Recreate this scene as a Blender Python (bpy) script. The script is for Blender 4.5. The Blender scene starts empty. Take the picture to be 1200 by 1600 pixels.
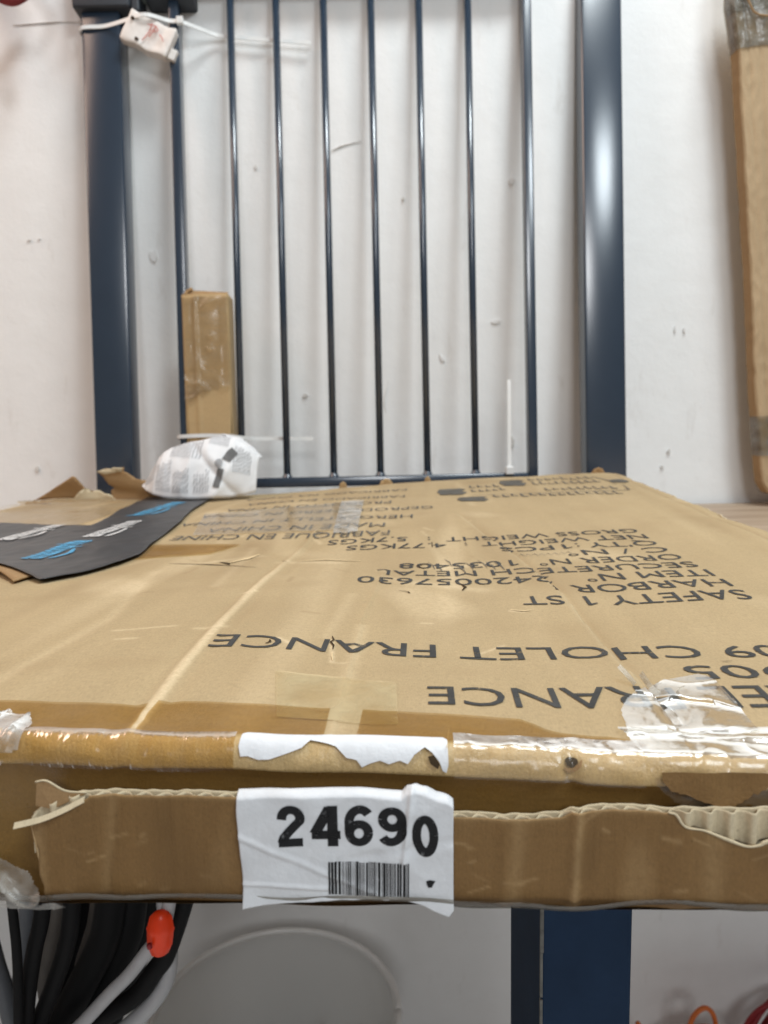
import bpy, bmesh, math, random
import numpy as np
from mathutils import Vector, Matrix

R = math.radians
random.seed(7)
rng = np.random.default_rng(7)
scene = bpy.context.scene
COL = scene.collection

# ------------------------------------------------------------------ camera
# metres; the lid of the big carton lies at z = 0, the bench 4.8 cm lower, the floor at -0.95
cam_d = bpy.data.cameras.new('camera')
cam = bpy.data.objects.new('camera', cam_d)
COL.objects.link(cam)
pitch, roll = math.atan(160 / 1200), R(1.2)
F = Vector((0, math.cos(pitch), -math.sin(pitch)))
RT = Vector((1, 0, 0))
UP = RT.cross(F)
r2 = RT * math.cos(roll) - UP * math.sin(roll)
u2 = UP * math.cos(roll) + RT * math.sin(roll)
mw = Matrix(((r2.x, u2.x, -F.x, 0), (r2.y, u2.y, -F.y, 0), (r2.z, u2.z, -F.z, 0.093), (0, 0, 0, 1)))
cam.matrix_world = mw
cam_d.lens = 27.0
cam_d.sensor_width = 36.0
cam_d.clip_start = 0.01
cam_d.clip_end = 50
cam_d.dof.use_dof = True
cam_d.dof.focus_distance = 0.31
cam_d.dof.aperture_fstop = 17
scene.camera = cam

# ------------------------------------------------------------------ world and lamps
world = bpy.data.worlds.new('World')
scene.world = world
world.use_nodes = True
bg = world.node_tree.nodes['Background']
bg.inputs['Color'].default_value = (1.0, 0.94, 0.91, 1)
bg.inputs['Strength'].default_value = 0.14

def area_lamp(name, loc, target, sx, sy, watts, color):
    d = bpy.data.lights.new(name, 'AREA')
    d.shape = 'RECTANGLE'; d.size = sx; d.size_y = sy
    d.energy = watts; d.color = color
    o = bpy.data.objects.new(name, d)
    COL.objects.link(o)
    o.location = loc
    o.rotation_euler = (Vector(target) - Vector(loc)).to_track_quat('-Z', 'Y').to_euler()
    return o

area_lamp('ceiling_lamp_bench', (0.52, 0.34, 1.95), (0.25, 0.85, 0.0), 0.60, 0.42, 30.0, (0.90, 0.975, 1.0))
area_lamp('ceiling_lamp_room', (0.95, -0.98, 1.60), (0.90, -0.80, 0.0), 0.55, 0.72, 28.0, (0.86, 0.95, 1.0))
area_lamp('fill_lamp_back', (0.15, -3.20, 1.75), (0.0, 1.0, -0.45), 0.8, 0.7, 33.0, (0.96, 0.98, 1.0))  # unseen fill lamp, added to brighten the wall under the bench
area_lamp('ceiling_lamp_warm', (-1.40, 0.45, 1.45), (-0.50, 0.95, 0.2), 0.9, 0.9, 13.0, (1.0, 0.70, 0.53))

scene.view_settings.view_transform = 'Standard'
scene.view_settings.look = 'None'
scene.view_settings.exposure = 0.0
scene.view_settings.gamma = 1.0
scene.view_settings.use_curve_mapping = False
scene.render.engine = 'CYCLES'
scene.cycles.transparent_max_bounces = 9
scene.cycles.max_bounces = 6
scene.cycles.diffuse_bounces = 4
scene.cycles.glossy_bounces = 3

# ------------------------------------------------------------------ helpers
def tag(o, label=None, cat=None, group=None, kind=None):
    if label: o['label'] = label
    if cat: o['category'] = cat
    if group: o['group'] = group
    if kind: o['kind'] = kind
    return o

def empty(name, loc=(0, 0, 0), rot=(0, 0, 0)):
    o = bpy.data.objects.new(name, None)
    o.empty_display_size = 0.02
    COL.objects.link(o)
    o.location = loc; o.rotation_euler = rot
    return o

def link_mesh(name, me, mat=None, parent=None, smooth=True):
    o = bpy.data.objects.new(name, me)
    COL.objects.link(o)
    if mat: me.materials.append(mat)
    if parent: o.parent = parent
    if smooth:
        me.polygons.foreach_set('use_smooth', [True] * len(me.polygons))
    return o

def mesh_obj(name, verts, faces, mat=None, parent=None, smooth=True):
    me = bpy.data.meshes.new(name)
    me.from_pydata([tuple(map(float, v)) for v in verts], [], [tuple(map(int, f)) for f in faces])
    me.update()
    return link_mesh(name, me, mat, parent, smooth)

def bm_obj(name, bm, mat=None, parent=None, smooth=True):
    me = bpy.data.meshes.new(name)
    bmesh.ops.recalc_face_normals(bm, faces=bm.faces[:])
    bm.to_mesh(me); bm.free()
    return link_mesh(name, me, mat, parent, smooth)

def sharp(o, angle=35):
    me = o.data
    bm = bmesh.new(); bm.from_mesh(me)
    a = R(angle)
    for e in bm.edges:
        if len(e.link_faces) == 2 and e.calc_face_angle(0) > a:
            e.smooth = False
    bm.to_mesh(me); bm.free()
    return o

def box_bm(bm, x0, x1, y0, y1, z0, z1, bev=0.0, seg=2):
    r = bmesh.ops.create_cube(bm, size=1.0)
    vs = r['verts']
    for v in vs:
        v.co = Vector(((x0 + x1) / 2 + v.co.x * (x1 - x0), (y0 + y1) / 2 + v.co.y * (y1 - y0), (z0 + z1) / 2 + v.co.z * (z1 - z0)))
    if bev > 0:
        es = list({e for v in vs for e in v.link_edges})
        bmesh.ops.bevel(bm, geom=es, offset=bev, segments=seg, profile=0.5, affect='EDGES')

def box(name, x0, x1, y0, y1, z0, z1, mat, parent=None, bev=0.0, seg=2):
    bm = bmesh.new()
    box_bm(bm, x0, x1, y0, y1, z0, z1, bev, seg)
    return sharp(bm_obj(name, bm, mat, parent), 15)

def grid(name, X, Y, Z, mat, parent=None, thick=0.0, smooth=True, mask=None):
    """X, Y, Z : arrays (n, m) -> one quad sheet, optionally solidified in place"""
    n, m = X.shape
    vs = np.stack([X.ravel(), Y.ravel(), Z.ravel()], 1)
    i = np.arange(n * m).reshape(n, m)
    q = np.stack([i[:-1, :-1], i[:-1, 1:], i[1:, 1:], i[1:, :-1]], -1).reshape(-1, 4)
    if mask is not None:
        mq = mask.reshape(-1)
        q = q[mq]
        used = np.unique(q)
        remap = -np.ones(n * m, int); remap[used] = np.arange(len(used))
        vs = vs[used]; q = remap[q]
    me = bpy.data.meshes.new(name)
    me.vertices.add(len(vs)); me.vertices.foreach_set('co', vs.ravel())
    me.loops.add(q.size); me.loops.foreach_set('vertex_index', q.ravel().astype(np.int32))
    me.polygons.add(len(q))
    me.polygons.foreach_set('loop_start', np.arange(0, q.size, 4, dtype=np.int32))
    me.update(calc_edges=True); me.validate()
    o = link_mesh(name, me, mat, parent, smooth)
    if thick:
        md = o.modifiers.new('thickness', 'SOLIDIFY'); md.thickness = thick; md.offset = 0
    return o

def smooth_path(pts, n=10):
    """Catmull-Rom through the points"""
    P = [Vector(p) for p in pts]
    P = [P[0] * 2 - P[1]] + P + [P[-1] * 2 - P[-2]]
    out = []
    for k in range(1, len(P) - 2):
        a, b, c, d = P[k - 1:k + 3]
        for j in range(n):
            t = j / n
            out.append(0.5 * ((2 * b) + (c - a) * t + (2 * a - 5 * b + 4 * c - d) * t * t + (3 * b - a - 3 * c + d) * t ** 3))
    out.append(P[-2])
    return out

def tube(name, pts, rad, mat, parent=None, seg=10, n=10, closed=False, raw=False):
    path = [Vector(p) for p in pts] if raw else smooth_path(pts, n)
    rads = rad if isinstance(rad, (list, tuple)) else [rad] * len(path)
    if len(rads) != len(path):
        rads = list(np.interp(np.linspace(0, 1, len(path)), np.linspace(0, 1, len(rads)), rads))
    bm = bmesh.new()
    rings = []
    t0 = (path[1] - path[0]).normalized()
    nrm = t0.orthogonal().normalized()
    for k, p in enumerate(path):
        t = (path[min(k + 1, len(path) - 1)] - path[max(k - 1, 0)]).normalized()
        nrm = (nrm - t * nrm.dot(t)).normalized()
        b = t.cross(nrm)
        rings.append([bm.verts.new(p + (nrm * math.cos(2 * math.pi * j / seg) + b * math.sin(2 * math.pi * j / seg)) * rads[k]) for j in range(seg)])
    for a, b in zip(rings, rings[1:]):
        for j in range(seg):
            bm.faces.new((a[j], a[(j + 1) % seg], b[(j + 1) % seg], b[j]))
    bm.faces.new(rings[0][::-1]); bm.faces.new(rings[-1])
    return bm_obj(name, bm, mat, parent)

def ribbon(name, pts, wdir, width, thick, mat, parent=None, n=6):
    """flat strap along a path; its width runs along wdir"""
    path = smooth_path(pts, n)
    w = Vector(wdir).normalized() * width / 2
    bm = bmesh.new(); rings = []
    for k, p in enumerate(path):
        t = (path[min(k + 1, len(path) - 1)] - path[max(k - 1, 0)]).normalized()
        nn = t.cross(w).normalized() * thick / 2
        rings.append([bm.verts.new(p + a * w + b * nn) for a, b in ((-1, -1), (1, -1), (1, 1), (-1, 1))])
    for a, b in zip(rings, rings[1:]):
        for j in range(4):
            bm.faces.new((a[j], a[(j + 1) % 4], b[(j + 1) % 4], b[j]))
    bm.faces.new(rings[0][::-1]); bm.faces.new(rings[-1])
    return bm_obj(name, bm, mat, parent, smooth=False)

def waves(x, y, seed, scale, n=10):
    """smooth pseudo random field, about -1..1"""
    g = np.random.default_rng(seed)
    out = 0
    for _ in range(n):
        a = g.uniform(0, 2 * math.pi); k = scale * g.uniform(0.5, 1.6)
        out = out + np.sin(k * (x * math.cos(a) + y * math.sin(a)) + g.uniform(0, 6.28))
    return out / math.sqrt(n) * 0.8

def ridged(x, y, seed, scale):
    return 1 - np.abs(waves(x, y, seed, scale, 6)) * 1.6

# ------------------------------------------------------------------ materials
def new_mat(name):
    m = bpy.data.materials.new(name); m.use_nodes = True
    nt = m.node_tree
    b = nt.nodes['Principled BSDF']
    return m, nt, b

def N(nt, typ, **kw):
    n = nt.nodes.new(typ)
    for k, v in kw.items():
        if hasattr(n, k): setattr(n, k, v)
        else: n.inputs[k].default_value = v
    return n

def L(nt, a, b): nt.links.new(a, b)

def noise_n(nt, vec, scale, detail=3, rough=0.6):
    n = N(nt, 'ShaderNodeTexNoise'); n.inputs['Scale'].default_value = scale
    n.inputs['Detail'].default_value = detail; n.inputs['Roughness'].default_value = rough
    L(nt, vec, n.inputs['Vector'])
    return n.outputs['Fac']

def mapping(nt, scale=(1, 1, 1), loc=(0, 0, 0), rot=(0, 0, 0), coord='Object'):
    tc = N(nt, 'ShaderNodeTexCoord'); mp = N(nt, 'ShaderNodeMapping')
    mp.inputs['Scale'].default_value = scale; mp.inputs['Location'].default_value = loc; mp.inputs['Rotation'].default_value = rot
    L(nt, tc.outputs[coord], mp.inputs['Vector'])
    return mp.outputs['Vector']

def ramp(nt, fac, stops):
    r = N(nt, 'ShaderNodeValToRGB')
    e = r.color_ramp.elements
    while len(e) < len(stops): e.new(0.5)
    for k, (p, c) in enumerate(stops):
        e[k].position = p; e[k].color = (*c, 1) if len(c) == 3 else c
    L(nt, fac, r.inputs['Fac'])
    return r.outputs['Color']

def mix(nt, fac, a, b, mode='MIX'):
    m = N(nt, 'ShaderNodeMix'); m.data_type = 'RGBA'; m.blend_type = mode
    for val, idx in ((fac, 0), (a, 6), (b, 7)):
        s = m.inputs[idx]
        if hasattr(val, 'links'): L(nt, val, s)
        elif idx == 0: s.default_value = val
        else: s.default_value = (*val, 1)
    return m.outputs[2]

def math_n(nt, op, a, b=0.0):
    m = N(nt, 'ShaderNodeMath'); m.operation = op
    for k, val in enumerate((a, b)):
        if hasattr(val, 'links'): L(nt, val, m.inputs[k])
        else: m.inputs[k].default_value = val
    return m.outputs[0]

def bump(nt, bsdf, h, strength, dist):
    bn = N(nt, 'ShaderNodeBump'); bn.inputs['Strength'].default_value = strength; bn.inputs['Distance'].default_value = dist
    L(nt, h, bn.inputs['Height']); L(nt, bn.outputs['Normal'], bsdf.inputs['Normal'])

def cardboard(name, c, rough=0.8, spec=0.25, wear=None, streak=(40, 5, 40), contrast=1.0, bumpk=0.35, gloss_noise=False):
    m, nt, b = new_mat(name)
    v = mapping(nt)
    fine = noise_n(nt, v, 1100, 4, 0.75)
    mid = noise_n(nt, v, 480, 4, 0.7)
    big = noise_n(nt, v, 14, 3, 0.55)
    stv = mapping(nt, streak)
    st = noise_n(nt, stv, 1.0, 3, 0.6)
    fib = noise_n(nt, mapping(nt, (2200, 500, 900)), 1.0, 2, 0.5)
    k = contrast
    dark = tuple(x * (1 - 0.30 * k) for x in c); light = tuple(min(1, x * (1 + 0.22 * k)) for x in c)
    col = ramp(nt, fine, [(0.30, dark), (0.5, c), (0.72, light)])
    col = mix(nt, 0.45, col, ramp(nt, mid, [(0.34, tuple(x * 0.66 for x in c)), (0.66, tuple(min(1, x * 1.25) for x in c))]))
    col = mix(nt, 0.40, col, ramp(nt, big, [(0.28, tuple(x * f for x, f in zip(c, (0.80, 0.77, 0.70)))), (0.72, tuple(min(1, x * f) for x, f in zip(c, (1.12, 1.13, 1.16))))]))
    col = mix(nt, 0.35, col, ramp(nt, st, [(0.3, tuple(x * 0.84 for x in c)), (0.7, tuple(min(1, x * 1.12) for x in c))]))
    col = mix(nt, 0.25, col, ramp(nt, fib, [(0.32, tuple(x * 0.66 for x in c)), (0.55, c), (0.75, tuple(min(1, x * 1.2) for x in c))]))
    # dark bark specks in the kraft paper
    vo = N(nt, 'ShaderNodeTexVoronoi'); vo.inputs['Scale'].default_value = 230
    L(nt, v, vo.inputs['Vector'])
    spk = ramp(nt, vo.outputs['Distance'], [(0.0, (1, 1, 1)), (0.10, (0, 0, 0))])
    sel = ramp(nt, noise_n(nt, v, 160, 1, 0.4), [(0.54, (0, 0, 0)), (0.60, (1, 1, 1))])
    spk = math_n(nt, 'MULTIPLY', spk, sel)
    col = mix(nt, math_n(nt, 'MULTIPLY', spk, 0.7), col, tuple(x * 0.38 for x in c))
    if wear:
        for an, cc in (('wear', wear[0]), ('stain', wear[1])):
            at = N(nt, 'ShaderNodeAttribute'); at.attribute_name = an
            f = math_n(nt, 'MULTIPLY', at.outputs['Fac'], ramp(nt, mid, [(0.25, (0.45,) * 3), (0.6, (1, 1, 1))]))
            col = mix(nt, f, col, cc)
    L(nt, col, b.inputs['Base Color'])
    b.inputs['Roughness'].default_value = rough
    b.inputs['Specular IOR Level'].default_value = spec
    h = math_n(nt, 'ADD', math_n(nt, 'MULTIPLY', mid, 0.5), math_n(nt, 'ADD', math_n(nt, 'MULTIPLY', fine, 0.35), math_n(nt, 'MULTIPLY', st, 1.6)))
    bump(nt, b, h, bumpk, 0.0006)
    if gloss_noise:
        g = ramp(nt, noise_n(nt, mapping(nt, (90, 40, 90)), 1.0, 3), [(0.35, (rough * 0.55,) * 3), (0.65, (min(1, rough * 1.3),) * 3)])
        L(nt, g, b.inputs['Roughness'])
    return m

KRAFT = (0.405, 0.300, 0.167)
M = {}
M['kraft'] = cardboard('kraft_lid', KRAFT, wear=((0.66, 0.52, 0.33), (0.27, 0.18, 0.09)), streak=(55, 4, 40), contrast=1.9)
M['kraft_plain'] = cardboard('kraft_plain', (0.44, 0.30, 0.155))
M['kraft_front_shaded'] = cardboard('kraft_front_shaded', (0.205, 0.114, 0.041), rough=0.55, streak=(160, 60, 6), bumpk=0.8, contrast=1.5, wear=((0.36, 0.235, 0.11), (0.115, 0.062, 0.022)))  # kraft darkened: the shade on the carton front is put into its colour
M['kraft_recess_shaded'] = cardboard('kraft_recess_shaded', (0.23, 0.128, 0.036), rough=0.42, spec=0.4, streak=(30, 30, 120), gloss_noise=True)  # dark tint carries the shade of the recess under the lid fold
M['kraft_edge'] = cardboard('kraft_taped_edge', (0.52, 0.36, 0.165), rough=0.30, spec=0.55, streak=(120, 30, 30), bumpk=1.0, gloss_noise=True)
M['kraft_pale'] = cardboard('kraft_torn_core', (0.56, 0.47, 0.32), rough=0.9, streak=(200, 40, 40))
M['kraft_brown'] = cardboard('kraft_brown', (0.34, 0.21, 0.10), rough=0.75, streak=(30, 30, 150))
M['kraft_tall'] = cardboard('kraft_tall', (0.45, 0.325, 0.195), rough=0.75, streak=(9, 9, 14), contrast=0.8)
M['kraft_small'] = cardboard('kraft_small', (0.44, 0.305, 0.155), rough=0.6, streak=(30, 30, 90))

def plain(name, c, rough=0.5, spec=0.5, var=0.12, vscale=60, bumps=0.0, bscale=200, metallic=0.0, coat=0.0):
    m, nt, b = new_mat(name)
    v = mapping(nt)
    f = noise_n(nt, v, vscale, 4, 0.6)
    col = ramp(nt, f, [(0.25, tuple(x * (1 - var) for x in c)), (0.75, tuple(min(1, x * (1 + var)) for x in c))])
    L(nt, col, b.inputs['Base Color'])
    b.inputs['Roughness'].default_value = rough; b.inputs['Specular IOR Level'].default_value = spec
    b.inputs['Metallic'].default_value = metallic
    b.inputs['Coat Weight'].default_value = coat
    if bumps: bump(nt, b, noise_n(nt, v, bscale, 3), bumps, 0.001)
    return m

def ink(name, c, fade=0.35, scale=260, rough=0.7):
    """printed ink, worn through to the paper in small spots"""
    m, nt, b = new_mat(name)
    v = mapping(nt)
    f = noise_n(nt, v, scale, 5, 0.7)
    g = noise_n(nt, v, 45, 3, 0.6)
    col = ramp(nt, g, [(0.25, tuple(x * 0.75 for x in c)), (0.75, tuple(x * 1.35 for x in c))])
    L(nt, col, b.inputs['Base Color'])
    b.inputs['Roughness'].default_value = rough; b.inputs['Specular IOR Level'].default_value = 0.2
    a = ramp(nt, f, [(max(0.0, fade - 0.10), (0.25,) * 3), (fade + 0.02, (0.93,) * 3)])
    L(nt, a, b.inputs['Alpha'])
    return m

M['ink'] = ink('black_print', (0.046, 0.046, 0.045), 0.40)
M['ink_far'] = ink('grey_print', (0.10, 0.095, 0.085), 0.46)
M['ink_label'] = ink('label_print', (0.012, 0.012, 0.013), 0.37, 420)
M['ink_leaflet'] = ink('leaflet_print', (0.36, 0.36, 0.37), 0.36, 500)
M['ink_dark'] = ink('leaflet_dark_print', (0.13, 0.13, 0.13), 0.34, 500)
M['tape_white'] = ink('tape_white_print', (0.62, 0.61, 0.60), 0.34, 500, 0.45)
M['tape_blue'] = ink('tape_blue_print', (0.07, 0.30, 0.50), 0.34, 500, 0.45)
M['red_pen'] = ink('red_pen', (0.55, 0.16, 0.13), 0.40, 700)

def film(name, tint, base=0.04, haze=0.05, rough=0.12, bscale=120, bstr=0.6, gl=1.0, stretch=(1, 1, 1), hazecol=(0.8, 0.8, 0.8), fk=0.8):
    """clear packing tape: tinted transparency, a gloss that follows its wrinkles, a little milkiness"""
    m = bpy.data.materials.new(name); m.use_nodes = True
    nt = m.node_tree; nt.nodes.clear()
    out = N(nt, 'ShaderNodeOutputMaterial')
    v = mapping(nt, stretch)
    h = math_n(nt, 'ADD', noise_n(nt, v, bscale, 3, 0.55), math_n(nt, 'MULTIPLY', noise_n(nt, v, bscale * 0.25, 2, 0.5), 1.5))
    bn = N(nt, 'ShaderNodeBump'); bn.inputs['Strength'].default_value = bstr; bn.inputs['Distance'].default_value = 0.002
    L(nt, h, bn.inputs['Height'])
    tr = N(nt, 'ShaderNodeBsdfTransparent'); tr.inputs['Color'].default_value = (*tint, 1)
    di = N(nt, 'ShaderNodeBsdfDiffuse'); di.inputs['Color'].default_value = (*hazecol, 1)
    g = N(nt, 'ShaderNodeBsdfGlossy'); g.inputs['Roughness'].default_value = rough; g.inputs['Color'].default_value = (gl, gl, gl, 1)
    L(nt, bn.outputs['Normal'], g.inputs['Normal'])
    hz = ramp(nt, noise_n(nt, v, bscale * 0.6, 3, 0.6), [(0.35, (haze * 0.3,) * 3), (0.7, (min(1, haze * 1.8),) * 3)])
    m1 = N(nt, 'ShaderNodeMixShader'); L(nt, hz, m1.inputs[0]); L(nt, tr.outputs[0], m1.inputs[1]); L(nt, di.outputs[0], m1.inputs[2])
    fr = N(nt, 'ShaderNodeFresnel'); fr.inputs['IOR'].default_value = 1.45
    L(nt, bn.outputs['Normal'], fr.inputs['Normal'])
    ff = math_n(nt, 'MINIMUM', math_n(nt, 'ADD', math_n(nt, 'MULTIPLY', fr.outputs[0], fk), base), 0.9)
    m2 = N(nt, 'ShaderNodeMixShader'); L(nt, ff, m2.inputs[0]); L(nt, m1.outputs[0], m2.inputs[1]); L(nt, g.outputs[0], m2.inputs[2])
    L(nt, m2.outputs[0], out.inputs['Surface'])
    return m

M['tape_amber'] = film('amber_tape', (0.80, 0.69, 0.48), 0.0, 0.02, 0.3, 60, 0.25, 0.6, fk=0.2)
M['tape_clear'] = film('clear_tape', (0.99, 0.97, 0.92), 0.0, 0.34, 0.3, 70, 0.2, 0.6, hazecol=(0.64, 0.54, 0.33), fk=0.12)
M['tape_gloss'] = film('glossy_tape', (0.97, 0.95, 0.91), 0.0, 0.05, 0.18, 60, 0.25, 1.0, (1, 2, 2), hazecol=(0.7, 0.66, 0.56), fk=0.55)
M['tape_milky'] = film('milky_tape', (0.90, 0.89, 0.87), 0.0, 0.40, 0.25, 120, 0.25, 1.0, hazecol=(0.55, 0.53, 0.49), fk=0.5)
M['film_wrinkled'] = film('wrinkled_film', (0.97, 0.95, 0.91), 0.0, 0.06, 0.15, 90, 0.2, 1.0, hazecol=(0.60, 0.55, 0.46), fk=0.55)
M['tape_grey'] = film('grey_tape', (0.74, 0.73, 0.67), 0.0, 0.35, 0.2, 90, 0.3, 1.0, hazecol=(0.34, 0.32, 0.28), fk=0.6)

M['tape_fold'] = film('amber_fold_tape', (0.86, 0.77, 0.58), 0.0, 0.02, 0.22, 70, 0.5, 1.0, (3, 1, 1), fk=0.4)
M['tape_lower'] = film('lower_edge_tape', (0.85, 0.83, 0.78), 0.0, 0.5, 0.35, 80, 0.2, 0.6, (1, 3, 3), hazecol=(0.115, 0.095, 0.068), fk=0.15)
M['gate_paint'] = plain('blue_grey_gate_paint', (0.022, 0.037, 0.060), 0.22, 1.0, 0.05, 30, 0.03, 900)
M['latch_plastic'] = plain('dark_latch_plastic', (0.030, 0.036, 0.045), 0.5, 0.4, 0.08, 60, 0.1, 900)
M['latch_grey'] = plain('grey_green_latch', (0.15, 0.18, 0.165), 0.5, 0.4)
M['tie_nylon'] = plain('white_nylon', (0.72, 0.72, 0.71), 0.35, 0.5, 0.04)
M['paper'] = plain('white_paper', (0.74, 0.74, 0.75), 0.75, 0.2, 0.04, 90, 0.12, 400)
M['label_paper'] = plain('label_paper', (0.66, 0.67, 0.69), 0.5, 0.35, 0.07, 140, 0.35, 260)  # white label paper greyed to carry the shade of the front face
M['packet'] = plain('cream_packet', (0.76, 0.71, 0.67), 0.35, 0.45, 0.06, 90, 0.5, 140)
M['tape_black'] = plain('black_printed_tape', (0.040, 0.039, 0.041), 0.42, 0.45, 0.25, 40, 0.3, 120)
M['dark_nick'] = plain('dark_nick', (0.05, 0.033, 0.018), 0.9, 0.1)
M['pale_tear'] = plain('pale_paper_tear', (0.60, 0.46, 0.27), 0.9, 0.1, 0.2, 300)
M['leg_paint'] = plain('navy_leg_paint', (0.013, 0.031, 0.068), 0.65, 0.12, 0.15, 40, 0.08, 500)
M['leg_worn'] = plain('worn_leg_edge', (0.13, 0.13, 0.12), 0.6, 0.4, 0.5, 160)
M['cable_black'] = plain('black_rubber', (0.004, 0.004, 0.0045), 0.65, 0.2, 0.2)
M['cable_white'] = plain('white_pvc', (0.42, 0.42, 0.43), 0.5, 0.4, 0.12, 50)
M['cable_grey'] = plain('grey_pvc', (0.11, 0.118, 0.13), 0.5, 0.4, 0.15, 50)
M['cable_brown'] = plain('taupe_pvc', (0.10, 0.09, 0.08), 0.6, 0.35, 0.15, 50)
M['plug_orange'] = plain('orange_plug', (0.88, 0.055, 0.008), 0.35, 0.4, 0.1, 80)
M['cord_orange'] = plain('orange_cord', (0.62, 0.15, 0.03), 0.5, 0.4, 0.12, 60)
M['cord_red'] = plain('red_cord', (0.30, 0.025, 0.03), 0.5, 0.4, 0.15, 60)
M['connector'] = plain('black_connector', (0.012, 0.018, 0.018), 0.45, 0.4, 0.15, 60)
M['cord_maroon'] = plain('maroon_cord', (0.26, 0.045, 0.05), 0.7, 0.2, 0.15, 60)

# translucent bucket plastic
m, nt, b = new_mat('milky_bucket_plastic')
v = mapping(nt)
c = ramp(nt, noise_n(nt, v, 9, 4), [(0.3, (0.86, 0.855, 0.84)), (0.7, (0.90, 0.895, 0.88))])
L(nt, c, b.inputs['Base Color']); b.inputs['Roughness'].default_value = 0.35
tl = N(nt, 'ShaderNodeBsdfTranslucent'); tl.inputs['Color'].default_value = (0.9, 0.9, 0.885, 1)
mx = N(nt, 'ShaderNodeMixShader'); mx.inputs[0].default_value = 0.55
L(nt, b.outputs[0], mx.inputs[1]); L(nt, tl.outputs[0], mx.inputs[2])
L(nt, mx.outputs[0], nt.nodes['Material Output'].inputs['Surface'])
M['bucket'] = m

M['rim_white'] = plain('white_rim_plastic', (0.86, 0.86, 0.85), 0.3, 0.5, 0.03)
# painted plaster wall
m, nt, b = new_mat('white_painted_plaster')
v = mapping(nt)
big = noise_n(nt, v, 3.5, 4, 0.55)
mid = noise_n(nt, v, 22, 4, 0.6)
fine = noise_n(nt, v, 420, 3, 0.6)
col = ramp(nt, big, [(0.3, (0.80, 0.795, 0.785)), (0.7, (0.845, 0.845, 0.84))])
col = mix(nt, 0.35, col, ramp(nt, mid, [(0.3, (0.80, 0.795, 0.785)), (0.6, (0.86, 0.86, 0.855))]))
vo = N(nt, 'ShaderNodeTexVoronoi'); vo.inputs['Scale'].default_value = 30
L(nt, v, vo.inputs['Vector'])
spk = math_n(nt, 'MULTIPLY', ramp(nt, vo.outputs['Distance'], [(0.0, (1, 1, 1)), (0.06, (0, 0, 0))]),
             ramp(nt, noise_n(nt, v, 11, 2), [(0.58, (0, 0, 0)), (0.64, (1, 1, 1))]))
col = mix(nt, math_n(nt, 'MULTIPLY', spk, 0.22), col, (0.36, 0.32, 0.28))
smr = ramp(nt, noise_n(nt, mapping(nt, (30, 30, 9), rot=(0, 0.5, 0)), 1.0, 4, 0.7), [(0.62, (0, 0, 0)), (0.74, (1, 1, 1))])
col = mix(nt, math_n(nt, 'MULTIPLY', smr, 0.30), col, (0.55, 0.51, 0.47))
L(nt, col, b.inputs['Base Color']); b.inputs['Roughness'].default_value = 0.62
b.inputs['Specular IOR Level'].default_value = 0.3
bump(nt, b, math_n(nt, 'ADD', math_n(nt, 'MULTIPLY', fine, 0.25), math_n(nt, 'MULTIPLY', mid, 1.1)), 0.28, 0.004)
M['wall'] = m

# bench boards
m, nt, b = new_mat('bench_wood')
v = mapping(nt, (2.0, 26, 26))
gn = noise_n(nt, v, 2.2, 5, 0.62)
col = ramp(nt, gn, [(0.28, (0.27, 0.19, 0.125)), (0.5, (0.37, 0.275, 0.195)), (0.75, (0.45, 0.345, 0.25))])
L(nt, col, b.inputs['Base Color']); b.inputs['Roughness'].default_value = 0.55
bump(nt, b, gn, 0.2, 0.001)
M['wood'] = m
M['floor'] = plain('grey_concrete', (0.72, 0.705, 0.69), 0.8, 0.3, 0.2, 8, 0.3, 60)

# ------------------------------------------------------------------ setting: wall, floor
WY = 1.09
n = 90
xs = np.linspace(-2.2, 2.2, 220); zs = np.linspace(-0.95, 1.9, 150)
X, Z = np.meshgrid(xs, zs)
Yw = WY + 0.0007 * waves(X, Z, 3, 9) + 0.0003 * waves(X, Z, 4, 40)
wall = tag(grid('wall', X, Yw, Z, M['wall']), kind='structure')
M['wall_mark'] = plain('grey_wall_scuff', (0.64, 0.62, 0.595), 0.9, 0.1, 0.25, 200)
M['wall_mark_pale'] = plain('pale_wall_scuff', (0.76, 0.745, 0.73), 0.9, 0.1, 0.1, 200)
M['wall_chip'] = plain('filled_chip', (0.78, 0.77, 0.76), 0.6, 0.3, 0.05, 200, 0.5, 120)

def wall_spot(x, z, rx, rz, ang, mat):
    k = 14
    vs = []
    for j in range(k):
        a = 2 * math.pi * j / k
        rr = 1 + 0.35 * math.sin(3 * a + x * 40) * random.random() + random.uniform(-0.15, 0.15)
        px, pz = rx * rr * math.cos(a), rz * rr * math.sin(a)
        vs.append((x + px * math.cos(ang) - pz * math.sin(ang), WY - 0.0024, z + px * math.sin(ang) + pz * math.cos(ang)))
    # a thin blob of paint, closed at the back
    back = [(a, WY + 0.002, c_) for a, _, c_ in vs]
    fs = [tuple(range(k - 1, -1, -1)), tuple(range(k, 2 * k))] + [(j, (j + 1) % k, k + (j + 1) % k, k + j) for j in range(k)]
    return mesh_obj('wall_mark', vs + back, fs, M[mat], wall, smooth=False)

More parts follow.
